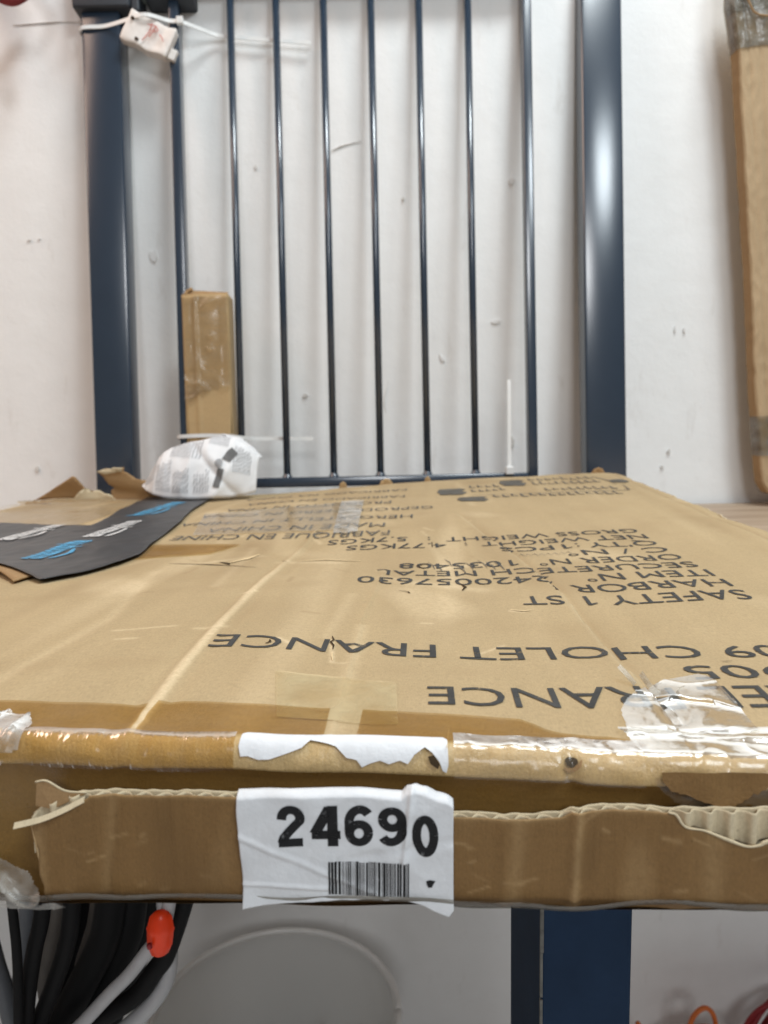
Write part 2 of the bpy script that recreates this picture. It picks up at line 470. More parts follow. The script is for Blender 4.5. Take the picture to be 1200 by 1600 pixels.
for a in [(-0.107, 0.115, 0.0035, 0.003, 0.2, 'wall_mark'), (0.085, 0.162, 0.0018, 0.006, 0.5, 'wall_mark_pale'),
          (-0.476, 0.332, 0.0022, 0.0013, 0, 'wall_mark'), (-0.462, 0.333, 0.0016, 0.001, 0, 'wall_mark'), (0.409, 0.195, 0.0014, 0.004, 0, 'wall_mark_pale'),
          (0.422, 0.194, 0.0015, 0.004, 0, 'wall_mark_pale'), (0.405, 0.026, 0.0022, 0.003, 0, 'wall_mark'),
          (0.396, 0.004, 0.0022, 0.002, 0.4, 'wall_mark'), (0.183, 0.045, 0.003, 0.008, 0.2, 'wall_mark'), (0.035, 0.376, 0.0018, 0.002, 0, 'wall_mark'),
          (-0.308, 0.308, 0.005, 0.008, 0.3, 'wall_chip'),
          (-0.163, 0.421, 0.0022, 0.003, 0.2, 'wall_mark_pale'), (0.182, 0.396, 0.004, 0.004, 0.2, 'wall_chip'), (-0.49, 0.02, 0.003, 0.004, 0, 'wall_mark'),
          (0.16, 0.21, 0.006, 0.0025, 0.1, 'wall_mark_pale')]:
    wall_spot(*a)

def pencil(pts, r, mat):
    tube('wall_mark', [(x, WY - 0.0012, z) for x, z in pts], [r * 0.5, r, r * 0.8, r * 0.4], M[mat], wall, 6, 8)
pencil([(-0.475, 0.605), (-0.44, 0.607), (-0.41, 0.608), (-0.376, 0.606)], 0.0011, 'wall_mark_pale')
pencil([(-0.060, 0.440), (-0.045, 0.446), (-0.020, 0.451)], 0.0010, 'wall_mark')
pencil([(0.01, 0.135), (0.004, 0.105), (0.006, 0.09)], 0.0010, 'wall_mark_pale')

bm = bmesh.new()
bmesh.ops.create_grid(bm, x_segments=20, y_segments=20, size=2.2)
for vv in bm.verts: vv.co.z = -0.95; vv.co.y -= 1.1
fl = tag(bm_obj('floor', bm, M['floor']), kind='structure')

# ------------------------------------------------------------------ bench
BZ = -0.0478
bench = tag(empty('workbench', (0, 0.66, -0.95)), 'wooden workbench with navy steel legs under the big flat carton', 'workbench')
def wb(name, x0, x1, y0, y1, z0, z1, mat, bev=0.001):
    o = box(name, x0, x1, y0 - 0.66, y1 - 0.66, z0 + 0.95, z1 + 0.95, M[mat], bench, bev)
    return o
edges = [0.285, 0.485, 0.687, 0.880, 1.080]
for k in range(4):
    wb('plank', -1.3, 1.5, edges[k] + 0.0009, edges[k + 1] - 0.0009, BZ - 0.030, BZ - 0.0006 * (k % 2), 'wood', 0.0012)
for lx in (0.065, -1.15, 1.30):
    lo = wb('leg', lx, lx + 0.0405, 0.31, 0.39, -0.95, BZ - 0.031, 'leg_paint', 0.0016)
    bm = bmesh.new()
    for k in range(40):       # the paint is rubbed off along the corner
        za = -0.95 + 0.9 + 0.87 * (k - 40) / 40
        w = random.uniform(0.0004, 0.0016)
        box_bm(bm, lx - 0.0002, lx + w, 0.3096 - 0.66, 0.3112 - 0.66, 0.005 + k * 0.0216, 0.005 + k * 0.0216 + random.uniform(0.019, 0.0225))
    bm_obj('worn_edge', bm, M['leg_worn'], lo, False)
for lx in (-1.15, 1.30):
    wb('leg', lx, lx + 0.0405, 0.99, 1.07, -0.95, BZ - 0.031, 'leg_paint', 0.0016)

# ------------------------------------------------------------------ the big flat carton
# local axes: u = along the front edge, v = away from the camera, z up; lid surface H(u, v)
box_o = tag(empty('flat_carton', (0, 0.2027, 0), (0, 0, R(-3.0))),
            'large flat battered brown carton with upside-down black print, lying on the bench', 'carton')
UL, UR, VF = -0.455, 0.248, 0.755
HP = [(-.1107, 0, .0032), (-.0737, 0, .0021), (-.0418, 0, .0009), (-.0121, 0, .0003), (.0163, 0, -.0003), (.0514, 0, -.0025), (.103, 0, -.0050),
      (.0109, .0295, .0007), (.0333, .0295, .0002), (.0571, .0295, -.0008), (.0768, .0295, -.0004), (.1136, .0295, .0002),
      (.1013, .0528, .0001), (.1214, .0528, -.0001),
      (-.0733, .0806, .0044), (-.0496, .0806, .0035), (-.0299, .0806, .0016), (-.0042, .0806, -.0005), (.0287, .0806, -.0017), (.0552, .0806, -.002), (.085, .0806, -.0022), (.1192, .0806, -.0019), (.1355, .0806, -.0017),
      (.0574, .1577, -.0007), (.0732, .1577, -.0005), (.1077, .1577, -.0005), (.13, .1577, .0003), (.1565, .1577, .0013),
      (-.0251, .2033, .0009), (.0161, .2033, -.0012), (.0501, .2033, -.0008), (.0771, .2033, -.0004), (.1105, .2033, .0007), (.1601, .2033, .0025),
      (-.059, .3404, -.0033), (-.0022, .3404, -.0007), (.0275, .3404, -.0014), (.0729, .3404, .0004), (.1179, .3404, .0017), (.1607, .3404, .0034),
      (-.1827, .3588, -.002), (-.1393, .3588, -.0016), (-.0958, .3588, -.0015), (-.0573, .3588, -.0006), (-.0168, .3588, 0.0),
      (-.186, .6203, -.005), (-.1366, .6203, -.001), (-.0079, .6203, .0035),
      (-.3956, .755, -.0092), (-.2095, .755, -.0093), (-.1359, .755, -.0058), (-.0388, .755, .0016), (.0412, .755, .0059), (.1204, .755, .0086), (.1989, .755, .0115), (.2496, .755, .0118),
      (.248, .30, .005), (.248, .54, .008), (.248, .0, -.008), (.248, .14, -.001), (-.43, 0, .004), (-.30, 0, .004), (-.43, .25, -.002), (-.43, .5, -.006), (-.28, .25, .000), (-.2, .12, .004), (-.3, .12, .003)]
HP = np.array(HP)
def tps_k(r2):
    return np.where(r2 > 1e-12, 0.5 * r2 * np.log(np.maximum(r2, 1e-12)), 0.0)
_A = HP[:, :2]
_n = len(_A)
_K = tps_k(((_A[:, None] - _A[None]) ** 2).sum(-1)) + 4e-4 * np.eye(_n)
_P = np.c_[np.ones(_n), _A]
_S = np.linalg.solve(np.block([[_K, _P], [_P.T, np.zeros((3, 3))]]), np.r_[HP[:, 2], np.zeros(3)])

def seg_d(u, v, pts):
    """distance to a polyline and signed side"""
    best = np.full(u.shape, 1e9); side = np.zeros(u.shape)
    for (a0, a1), (b0, b1) in zip(pts, pts[1:]):
        dx, dy = b0 - a0, b1 - a1
        t = np.clip(((u - a0) * dx + (v - a1) * dy) / (dx * dx + dy * dy), 0, 1)
        px, py = u - (a0 + t * dx), v - (a1 + t * dy)
        d = np.hypot(px, py)
        s = np.sign(dx * py - dy * px)
        side = np.where(d < best, s, side); best = np.minimum(best, d)
    return best, side

CREASE_L = [(-.0745, -.01), (-.0747, .0096), (-.0772, .12), (-.0779, .2612), (-.0735, .40)]
CREASE_R = [(.0835, .02), (.0832, .0454), (.0797, .1772), (.066, .30), (.040, .45)]
CREASE_M = [(-.0166, 0.0), (-.0165, .0553), (-.0168, .13), (-.012, .24)]
CREASE_N = [(-.135, .03), (-.128, .12), (-.150, .24)]
CREASE_S = [(.232, .12), (.236, .4), (.238, .74)]
def H(u, v):
    u = np.asarray(u, float); v = np.asarray(v, float)
    sh = u.shape; uf, vf = u.ravel(), v.ravel()
    out = np.empty(len(uf))
    for a in range(0, len(uf), 20000):
        s = slice(a, a + 20000)
        r2 = (uf[s, None] - _A[None, :, 0]) ** 2 + (vf[s, None] - _A[None, :, 1]) ** 2
        out[s] = tps_k(r2) @ _S[:_n] + _S[_n] + _S[_n + 1] * uf[s] + _S[_n + 2] * vf[s]
    z = out.reshape(sh)
    fade = np.clip((v - 0.0) / 0.02, 0, 1)
    d, s = seg_d(u, v, CREASE_L); z = z + (0.0007 * np.exp(-(d / 0.0022) ** 2) - 0.0004 * np.exp(-((d - 0.005) / 0.003) ** 2)) * np.clip((v + .01) / .03, 0, 1)
    d, s = seg_d(u, v, CREASE_R); z = z + s * 0.0006 * np.exp(-(d / 0.006)) - 0.0005 * np.exp(-(d / 0.0022) ** 2)
    d, s = seg_d(u, v, CREASE_M); z = z + (0.00035 * np.exp(-(d / 0.0025) ** 2) + s * 0.0003 * np.exp(-d / 0.008)) * fade
    d, s = seg_d(u, v, CREASE_N); z = z - 0.0004 * np.exp(-(d / 0.003) ** 2)
    z = z - 0.0007 * np.exp(-((v - .0125 - .002 * waves(u, u * 0, 15, 40)) / .0022) ** 2) + 0.00035 * waves(u, v * 2, 14, 170) * np.exp(-v / .02)
    d, s = seg_d(u, v, CREASE_S); z = z - 0.0012 * np.exp(-(d / 0.004) ** 2)
    z = z + 0.00022 * waves(u, v * 0.3, 11, 160) * fade + 0.00034 * waves(u * 0.6, v, 12, 75) * fade + 0.00016 * np.clip(waves(u, v, 13, 260), -1, 0.2) * fade
    return z

# lid: denser rows where it is near the eye
us = np.unique(np.r_[np.arange(UL, -.14, .0026), np.arange(-.14, .18, .00085), np.arange(.18, UR, .0022), UR])
vs_ = np.unique(np.r_[np.arange(.004, .13, .00085), np.arange(.13, .40, .0016), np.arange(.40, VF, .003), VF])
U, V = np.meshgrid(us, vs_)
Zt = H(U, V)
# ragged far and right borders
rag = 0.0025 * waves(V[:, -1], V[:, -1] * 0, 21, 90) + 0.0015 * waves(V[:, -1], V[:, -1] * 0, 22, 300)
Uo = U.copy(); Vo = V.copy()
edge = np.clip((U - (UR - 0.02)) / 0.02, 0, 1)
Uo += edge * rag[:, None]
Zt = Zt - 0.0030 * edge ** 3
ragf = 0.003 * waves(U[-1], U[-1] * 0, 23, 60) + 0.0015 * waves(U[-1], U[-1] * 0, 24, 260)
edf = np.clip((V - (VF - 0.03)) / 0.03, 0, 1)
Vo += edf * ragf[None, :]
Zt = Zt - 0.002 * edf ** 3
lid = grid('lid_panel', Uo, Vo, Zt, M['kraft'], box_o)
d1, _ = seg_d(U, V, CREASE_L)
wear = 0.85 * np.exp(-(d1 / 0.0021) ** 4) * np.clip((0.34 - V) / 0.15, 0.0, 1)
d2, _ = seg_d(U, V, CREASE_M); wear += 0.30 * np.exp(-(d2 / 0.0028) ** 2) * (V < .12)
d2, _ = seg_d(U, V, CREASE_N); wear += 0.25 * np.exp(-(d2 / 0.003) ** 2)
d2, s2 = seg_d(U, V, CREASE_R); wear += 0.25 * np.exp(-(d2 / 0.0016) ** 2)
d2, _ = seg_d(U, V, CREASE_S); st = 0.5 * np.exp(-(d2 / 0.0022) ** 2)
for a, w_, k_ in [([(-.030, .100), (-.026, .175)], .003, .22), ([(.028, .20), (.015, .33)], .003, .2), ([(.055, .5), (.05, .70)], .004, .22),
                  ([(-.10, .19), (-.11, .33)], .003, .3), ([(-.118, .10), (-.095, .108)], .0012, .5), ([(-.112, .088), (-.105, .089)], .0012, .5), ([(-.085, .105), (-.074, .109)], .0018, .4),
                  ([(-.135, .262), (-.10, .300)], .004, .45), ([(-.08, .275), (-.045, .27)], .004, .35), ([(-.01, .215), (.04, .19)], .006, .35), ([(.02, .25), (.05, .26)], .005, .35),
                  ([(.05, .148), (.056, .146)], .001, .7), ([(-.027, .096), (-.024, .070)], .0009, .8), ([(-.2, .2), (-.16, .3)], .003, .3)]:
    dd, _ = seg_d(U, V, a); wear += k_ * np.exp(-(dd / w_) ** 2)
blot = np.clip(waves(U, V, 31, 60) * 1.3 - 0.9, 0, 1) * 0.35 + np.clip(waves(U, V * .12, 35, 130) * 1.2 - 0.6, 0, 1) * 0.30
wear = np.clip(wear + blot, 0, 0.95)
st += np.clip(waves(U, V, 32, 45) * 1.2 - 0.8, 0, 1) * 0.34 + np.clip(waves(U, V * .15, 33, 110) * 1.2 - 0.55, 0, 1) * 0.34
for a, w_, k_ in [([(-.20, .16), (-.05, .20)], .010, .20), ([(.0, .13), (.10, .12)], .012, .16), ([(-.16, .05), (-.09, .06)], .008, .25), ([(.10, .25), (.20, .40)], .010, .2), ([(-.10, .40), (.02, .46)], .010, .2), ([(.215, .10), (.222, .70)], .004, .25), ([(-.02, .065), (.03, .063)], .006, .15)]:
    dd, _ = seg_d(U, V, a); st += k_ * np.exp(-(dd / w_) ** 2) * (0.6 + 0.4 * waves(U, V, 34, 200))
for _k in range(26):                      # small scuffs and dents
    g0 = rng.uniform(-.14, .16); g1 = rng.uniform(.03, .42); an = rng.uniform(0, 3.1); ln = rng.uniform(.002, .014)
    dd, _ = seg_d(U, V, [(g0, g1), (g0 + ln * math.cos(an), g1 + ln * math.sin(an) * 1.6)])
    if _k % 2: wear = np.clip(wear + rng.uniform(.25, .6) * np.exp(-(dd / rng.uniform(.0008, .0016)) ** 2), 0, .95)
    else: st += rng.uniform(.2, .5) * np.exp(-(dd / rng.uniform(.0008, .0018)) ** 2)
d2, s2 = seg_d(U, V, CREASE_R); st += np.where(s2 < 0, 0.28 * np.exp(-(d2 / 0.006)), 0)  # shaded side of the right crease step, painted in through this mask
for nm, arr in (('wear', wear), ('stain', np.clip(st, 0, .8))):
    at = lid.data.attributes.new(nm, 'FLOAT', 'POINT'); at.data.foreach_set('value', arr.ravel().astype(np.float32))

# front fold of the lid: rounded, then a recessed wall
H0 = lambda u: H(u, np.full(np.shape(u), 0.004))
def front_path(u, s, out=0.0):
    """s = metres along the lid towards the front edge (0 where it starts to bend); out = offset outwards"""
    u = np.asarray(u, float); s = np.asarray(s, float) + 0 * u
    h0 = H0(u)
    th = np.clip(s / 0.0088, 0, 1) * (math.pi / 2 + 0.15)
    dent = 0.0012 * np.exp(-((u - .0502) / .0022) ** 2) * np.clip(s / .003, 0, 1)
    rv, rz = 0.0050 - dent + out, 0.0066 - 0.5 * dent + out
    v = 0.004 - rv * np.sin(th); z = h0 - 0.0066 + rz * np.cos(th) - 0.0 
    top = s < 0
    v = np.where(top, 0.004 - s, v)
    z = np.where(top, H(u, 0.004 - np.minimum(s, 0)) + out, z)
    over = np.maximum(s - 0.0088, 0)
    return v, z - over
uf_ = np.unique(np.r_[np.arange(UL, -.14, .003), np.arange(-.14, .14, .0007), np.arange(.14, UR, .003), UR])
sf_ = np.linspace(0, .0088, 14)
Uf, Sf = np.meshgrid(uf_, sf_)
Vf, Zf = front_path(Uf, Sf)
wr = 0.00022 * waves(Uf, Sf * 2, 41, 420) + 0.0002 * waves(Uf, Sf, 42, 150)
env = np.sin(np.clip(Sf / .0088, 0, 1) * math.pi)
Vf = Vf - wr * env; Zf = Zf + wr * env * 0.7
# the edge turns under and meets the recessed wall
Vf = np.vstack([Vf, Vf[-1:] + 0.0022]); Zf = np.vstack([Zf, Zf[-1:] - 0.0012]); Uf = np.vstack([Uf, Uf[-1:]])
grid('lid_fold', Uf, Vf, Zf, M['kraft_edge'], box_o)
ZB = -0.0472
zf2 = np.linspace(0, 1, 26)
Uw, Tw = np.meshgrid(uf_[::2], zf2)
Zw = (H0(Uw) - 0.0078) * (1 - Tw) + ZB * Tw
Vw = 0.0011 + 0.0030 * np.sin(Tw * math.pi) + 0.0004 * waves(Uw, Zw, 43, 150) * np.sin(Tw * math.pi)
grid('front_panel', Uw, Vw, Zw, M['kraft_recess_shaded'], box_o)
# sides, back and base
def side_panel(name, u0, v0, u1, v1, mat, top_drop=0.0):
    k = np.linspace(0, 1, 120)
    uu = u0 + (u1 - u0) * k; vv = v0 + (v1 - v0) * k
    T = np.linspace(0, 1, 12)[:, None]
    zt = H(uu, vv) - top_drop
    Zs = zt[None] * (1 - T) + ZB * T
    nx, ny = (v1 - v0), -(u1 - u0); ln = math.hypot(nx, ny); nx /= ln; ny /= ln
    w = 0.0025 * np.sin(T * math.pi) + 0.0007 * waves(uu[None] + 0 * T, Zs + vv[None], 44, 90)
    grid(name, uu[None] + nx * w, vv[None] + ny * w, Zs, M[mat], box_o, thick=0.002)
side_panel('side_panel', UR - 0.0035, .004, UR - 0.0035, VF, 'kraft_brown', 0.0035)
side_panel('side_panel', UL + .001, VF, UL + .001, .004, 'kraft_plain', 0.001)
side_panel('back_panel', UR, VF - .002, UL, VF - .002, 'kraft_plain', 0.0025)
base_o = box('base_panel', UL + .002, UR - .006, .002, VF - .004, ZB, ZB + .003, M['kraft_plain'], box_o)

# ragged torn rim of the right edge (dark corrugation showing)
k = np.linspace(.10, VF, 330)
for off, wd, mat, sd in ((0.0015, 0.0030, 'kraft_brown', 51), (0.0048, 0.0026, 'kraft_pale', 52)):
    a = UR + off + np.interp(k, V[:, -1], rag) * 0.8 + 0.0012 * waves(k, k * 0, sd, 160)
    w = wd * (0.6 + 0.5 * waves(k, k * 0, sd + 3, 220)).clip(0.1)
    T = np.array([0, .5, 1])[:, None]
    zz = H(np.full(k.shape, UR), k) - 0.0032 - 0.0012 * (off > 0.003) - 0.0012 * np.abs(waves(k, k * 0, sd + 5, 240))
    grid('torn_rim', (a - w)[None] + 2 * w[None] * T, k[None] + 0 * T, zz[None] - 0.0045 * (T - .2) ** 2 - .001 * T, M[mat], box_o, thick=0.0012)

# ---- flat things that follow the lid: print, marks, tape
def cut_cells(bm, cell_x, cell_y):
    xs = [v.co.x for v in bm.verts]; ys = [v.co.y for v in bm.verts]
    for axis, lo, hi, cell in ((0, min(xs), max(xs), cell_x), (1, min(ys), max(ys), cell_y)):
        c = lo + cell
        while c < hi - 1e-6:
            co = Vector((0, 0, 0)); no = Vector((0, 0, 0)); co[axis] = c; no[axis] = 1
            bmesh.ops.bisect_plane(bm, geom=bm.verts[:] + bm.edges[:] + bm.faces[:], plane_co=co, plane_no=no)
            c += cell

def text_geo(s, bold=0.0, res=3, spacing=1.0):
    cu = bpy.data.curves.new('t', 'FONT')
    cu.body = s; cu.size = 1.0; cu.offset = bold; cu.resolution_u = res; cu.space_character = spacing
    o = bpy.data.objects.new('t', cu); COL.objects.link(o)
    dg = bpy.context.evaluated_depsgraph_get(); dg.update()
    ev = o.evaluated_get(dg); me = ev.to_mesh()
    vs = np.array([v.co[:2] for v in me.vertices]); fs = [tuple(p.vertices) for p in me.polygons]
    ev.to_mesh_clear()
    bpy.data.objects.remove(o); bpy.data.curves.remove(cu)
    return vs, fs
_cap = text_geo('H')[0]
CAP = _cap[:, 1].max()

def lay(name, vs, fs, mat, parent, eps=0.00035, cell=0.004, fn=None, flat=True):
    """put 2-D faces (u, v) on the lid (or through fn to any surface)"""
    bm = bmesh.new()
    bv = [bm.verts.new((x, y, 0)) for x, y in vs]
    for f in fs:
        try: bm.faces.new([bv[i] for i in f])
        except ValueError: pass
    bmesh.ops.remove_doubles(bm, verts=bm.verts[:], dist=1e-7)
    cut_cells(bm, cell, cell)
    bmesh.ops.triangulate(bm, faces=[f for f in bm.faces if len(f.verts) > 4])
    me = bpy.data.meshes.new(name)
    bm.to_mesh(me); bm.free()
    co = np.empty(len(me.vertices) * 3); me.vertices.foreach_get('co', co); co = co.reshape(-1, 3)
    if fn is None:
        co[:, 2] = H(co[:, 0], co[:, 1]) + eps
    else:
        co = fn(co[:, 0], co[:, 1])
    me.vertices.foreach_set('co', co.ravel()); me.update()
    o = link_mesh(name, me, mat, parent, True)
    # faces look outwards (up)
    bm = bmesh.new(); bm.from_mesh(me)
    bmesh.ops.recalc_face_normals(bm, faces=bm.faces[:])
    sgn = sum(f.normal.z - f.normal.y for f in bm.faces)
    if sgn < 0: bmesh.ops.reverse_faces(bm, faces=bm.faces[:])
    bm.to_mesh(me); bm.free()
    return o

def lid_text(s, u0, u1, vnear, cap, mat='ink', eps=0.00035, cell=0.004, bold=0.0, skew=0.0):
    """upside down as seen by the camera: reads towards -u, letter tops towards the camera"""
    vs, fs = text_geo(s, bold)
    x0, x1 = vs[:, 0].min(), vs[:, 0].max()
    for i, ch in enumerate(s):
        if ch == '1':                     # a one with its flag
            xr = text_geo(s[:i + 1])[0][:, 0].max() - .062
            fl_ = np.array([(xr, CAP * .985), (xr - .02, CAP * .99), (xr - .19, CAP * .84), (xr - .19, CAP * .74), (xr, CAP * .86)])
            fs = fs + [tuple(range(len(vs), len(vs) + 5))]; vs = np.vstack([vs, fl_])
    P = np.empty_like(vs)
    P[:, 0] = u0 - (vs[:, 0] - x0) / (x1 - x0) * (u0 - u1)
    P[:, 1] = vnear + (CAP - vs[:, 1]) / CAP * cap
    return lay('printed_text', P, fs, M[mat], lid, eps, cell)

lid_text('DOREL FRANCE', .168, .0109, .0300, .0162)
lid_text('BP 905', .173, .1015, .0535, .0155)
lid_text('49309 CHOLET FRANCE', .184, -.0735, .0800, .0155)
RV = .1577; RS = .0228
rows = [('SAFETY 1 ST', .1648, .0574, 0), ('HARBOR', .1643, .0857, 1), (':', .0790, .0771, 1), ('ITEM N°', .1640, .0975, 2), ('2420057630', .0790, -.0264, 2),
        ('SECURETECH METAL', .1637, -.0173, 3), ('ORDER N°', .1629, .0790, 4), ('1035408', .0636, -.0049, 4), ('C / N°', .1621, .1000, 5),
        ("Q'TY", .1621, .1180, 6), (':', .1125, .1105, 6), ('1PCS', .1036, .0606, 6), ('NET WEIGHT', .1621, .0500, 7), (':', .0405, .0385, 7), ('4.77KGS', .0259, -.0440, 7),
        ('GROSS WEIGHT', .1621, .0260, 8), (':', .0150, .0130, 8), ('5.7KGS', -.0017, -.0598, 8)]
for s, a, b_, k in rows:
    lid_text(s, a, b_, RV + RS * k - .001, .0150, 'ink', .0004, .004)
far_rows = [('FABRIQUE EN CHINE', -.0154, -.1825, .361), ('MADE IN CHINA', -.0205, -.165, .395), ('HERGESTELLT IN CHINA', .0012, -.199, .433), ('GEPRODUCEERD IN CHINA', .0191, -.195, .482),
            ('PRODOTTO IN CINA', -.0209, -.1835, .528), ('FABRICADO EN CHINA', -.0088, -.1738, .578), ('FABRICADO NA CHINA', -.0081, -.19, .640)]
for s, a, b_, v0 in far_rows:
    lid_text(s, a, b_, v0, .0175, 'ink_far', .0007, .006)

def lid_poly(name, pts, mat, parent=lid, eps=.0004, cell=.004):
    return lay(name, np.array(pts, float), [tuple(range(len(pts)))], M[mat], parent, eps, cell)

def stroke2d(pts, w):
    """thin tapered stroke as a polygon"""
    P = [Vector((p[0], p[1])) for p in pts]
    Lf, Rg = [], []
    for k, p in enumerate(P):
        t = (P[min(k + 1, len(P) - 1)] - P[max(k - 1, 0)]).normalized(); nn = Vector((-t.y, t.x))
        ww = w * (0.35 if k in (0, len(P) - 1) else 1) / 2
        Lf.append(p + nn * ww); Rg.append(p - nn * ww)
    return [tuple(p) for p in Lf + Rg[::-1]]

# pictogram stamp near the far right corner: three dark arrow tabs with outline lettering
def stamp_tab(u, v, w, h):
    lid_poly('printed_mark', [(u, v), (u + w * .8, v - .003), (u + w, v + h * .25), (u + w * .82, v + h * .5), (u + w, v + h * .8), (u + w * .8, v + h), (u, v + h), (u - w * .12, v + h * .5)], 'ink_far', eps=.0008, cell=.006)
stamp_tab(.028, .585, .028, .050); stamp_tab(.099, .640, .026, .052); stamp_tab(.046, .524, .027, .030)
for (u0, u1, v, n_) in [(.060, .098, .600, 5), (.130, .205, .640, 9), (.130, .205, .676, 8), (.060, .095, .635, 4), (.078, .205, .545, 14), (.135, .210, .585, 9)]:
    for j in range(n_):
        a = u0 + (u1 - u0) * (j + .1) / n_; wd = (u1 - u0) / n_ * .68
        hh = random.choice([.012, .018, .022]); bot = v + random.uniform(0, .006)
        lid_poly('printed_mark', [(a, bot), (a + wd, bot - .002), (a + wd, bot + .0028), (a + .0022, bot + .0036), (a + .0022, bot + hh), (a, bot + hh)], 'ink_far', eps=.0008, cell=.01)
lid_poly('printed_mark', stroke2d([(.060, .57), (.14, .565), (.216, .572), (.219, .61)], .003), 'ink_far', eps=.0008, cell=.008)
lid_poly('printed_mark', stroke2d([(.205, .70), (.213, .66), (.215, .62)], .003), 'ink_far', eps=.0008, cell=.008)
lid_poly('printed_mark', [(.224 + .010 * math.cos(a * .6283), .645 + .016 * math.sin(a * .6283)) for a in range(10)], 'ink_far', eps=.0008, cell=.008)

# nicks, scratches and a pen note
for pts, w, mt in [([(-.150, .2655), (-.125, .262), (-.092, .253)], .0016, 'dark_nick'), ([(-.119, .270), (-.113, .2665), (-.111, .262)], .0035, 'dark_nick'),
                   ([(-.113, .268), (-.106, .285), (-.101, .305)], .004, 'pale_tear'), ([(-.052, .0855), (-.0505, .088), (-.0512, .0905)], .0012, 'dark_nick'),
                   ([(-.0275, .1005), (-.0262, .095), (-.0272, .0925), (-.0255, .088), (-.0252, .083)], .0008, 'dark_nick'), ([(-.0252, .080), (-.0246, .075), (-.0238, .070)], .0007, 'pale_tear'),
                   ([(.030, .205), (.032, .196), (.030, .188)], .0018, 'dark_nick'), ([(-.003, .187), (.002, .184), (.003, .180)], .001, 'dark_nick'), ([(.050, .149), (.056, .1465), (.060, .148)], .0012, 'pale_tear'),
                   ([(-.080, .276), (-.076, .272)], .003, 'dark_nick'), ([(.0128, .263), (.006, .255), (.010, .247)], .0015, 'dark_nick'), ([(.016, .335), (.016, .318)], .002, 'dark_nick'),
                   ([(.118, .0745), (.1205, .0742), (.1225, .0746)], .0005, 'dark_nick'), ([(-.07, .275), (-.05, .279), (-.03, .276)], .003, 'pale_tear'),
                   ([(.016, .0), (.017, .012)], .0005, 'pale_tear')]:
    lid_poly('scuff_mark', stroke2d(pts, w), mt, eps=.00045, cell=.006)
for j in range(9):
    a = .012 + .005 * j + random.uniform(-.002, .002); b0 = .262 + random.uniform(-.012, .02)
    lid_poly('scuff_mark', stroke2d([(a, b0), (a + .003, b0 - .010), (a + .004, b0 - .022)], .0009), 'ink_far', eps=.00045, cell=.006)
for j in range(8):
    a = .070 + j * .0042
    lid_poly('pen_note', stroke2d([(a, .2775 + random.uniform(-.002, .002)), (a + .002, .283), (a + .0036, .276)], .0008), 'ink_far', eps=.00045, cell=.01)

# tape patches on the lid
lid_tape = lambda pts, mat, eps=.0006, cell=.006, nm='clear_tape': lid_poly(nm, pts, mat, box_o, eps, cell)
def rag_line(a, b, n_, amp, sd):
    g = np.random.default_rng(sd)
    return [(a[0] + (b[0] - a[0]) * k / n_ + g.uniform(-amp, amp), a[1] + (b[1] - a[1]) * k / n_ + g.uniform(-amp, amp)) for k in range(n_ + 1)]
lid_tape(rag_line((-.0422, .0545), (.0005, .0502), 8, .0004, 1) + [(.0020, .0150), (-.0345, .0160)], 'tape_clear', .0005, .004)
lid_tape(rag_line((-.20, .0235), (-.076, .0232), 12, .0003, 2) + [(-.0750, .0040), (-.20, .0040)], 'tape_amber', .0006, .004)
lid_tape(rag_line((-.0735, .0262), (-.0190, .0240), 8, .0003, 3) + [(-.0188, .0040), (-.0735, .0040)], 'tape_amber', .0006, .004)
lid_tape(rag_line((-.0095, .0250), (.038, .0195), 8, .0004, 4) + rag_line((.045, .0150), (.072, .0085), 6, .0005, 5) + [(.0720, .0040), (-.0095, .0040)], 'tape_amber', .0006, .004)
lid_tape([(-.1975, .5122), (-.0664, .5458), (-.0554, .385), (-.1695, .3784)], 'tape_gloss', .0010, .006)
lid_tape(rag_line((-.0714, .5500), (-.0480, .5550), 5, .002, 7) + rag_line((-.0392, .3712), (-.0564, .3726), 4, .003, 8), 'tape_milky', .0014, .006)
lid_tape([(-.20, .265), (-.135, .305), (-.122, .34), (-.19, .34)], 'tape_amber', .0010, .006)

# glossy loose sheet of tape at the far left, buckled so that it catches the lamp
a = np.linspace(-.450, -.300, 60); b_ = np.linspace(.46, .72, 160)
A, B = np.meshgrid(a, b_)
Zl = H(A, B) + .0012 + .0045 * np.exp(-((B - .635 - .25 * (A + .36)) / .016) ** 2) * np.clip((-.302 - A) / .05, 0, 1) + .0060 * np.exp(-np.abs(B - .668 - .30 * (A + .36)) / .0045) * np.clip((-.315 - A) / .05, 0, 1) + .0006 * waves(A, B, 61, 70)
grid('clear_tape', A, B, Zl, M['tape_gloss'], box_o)

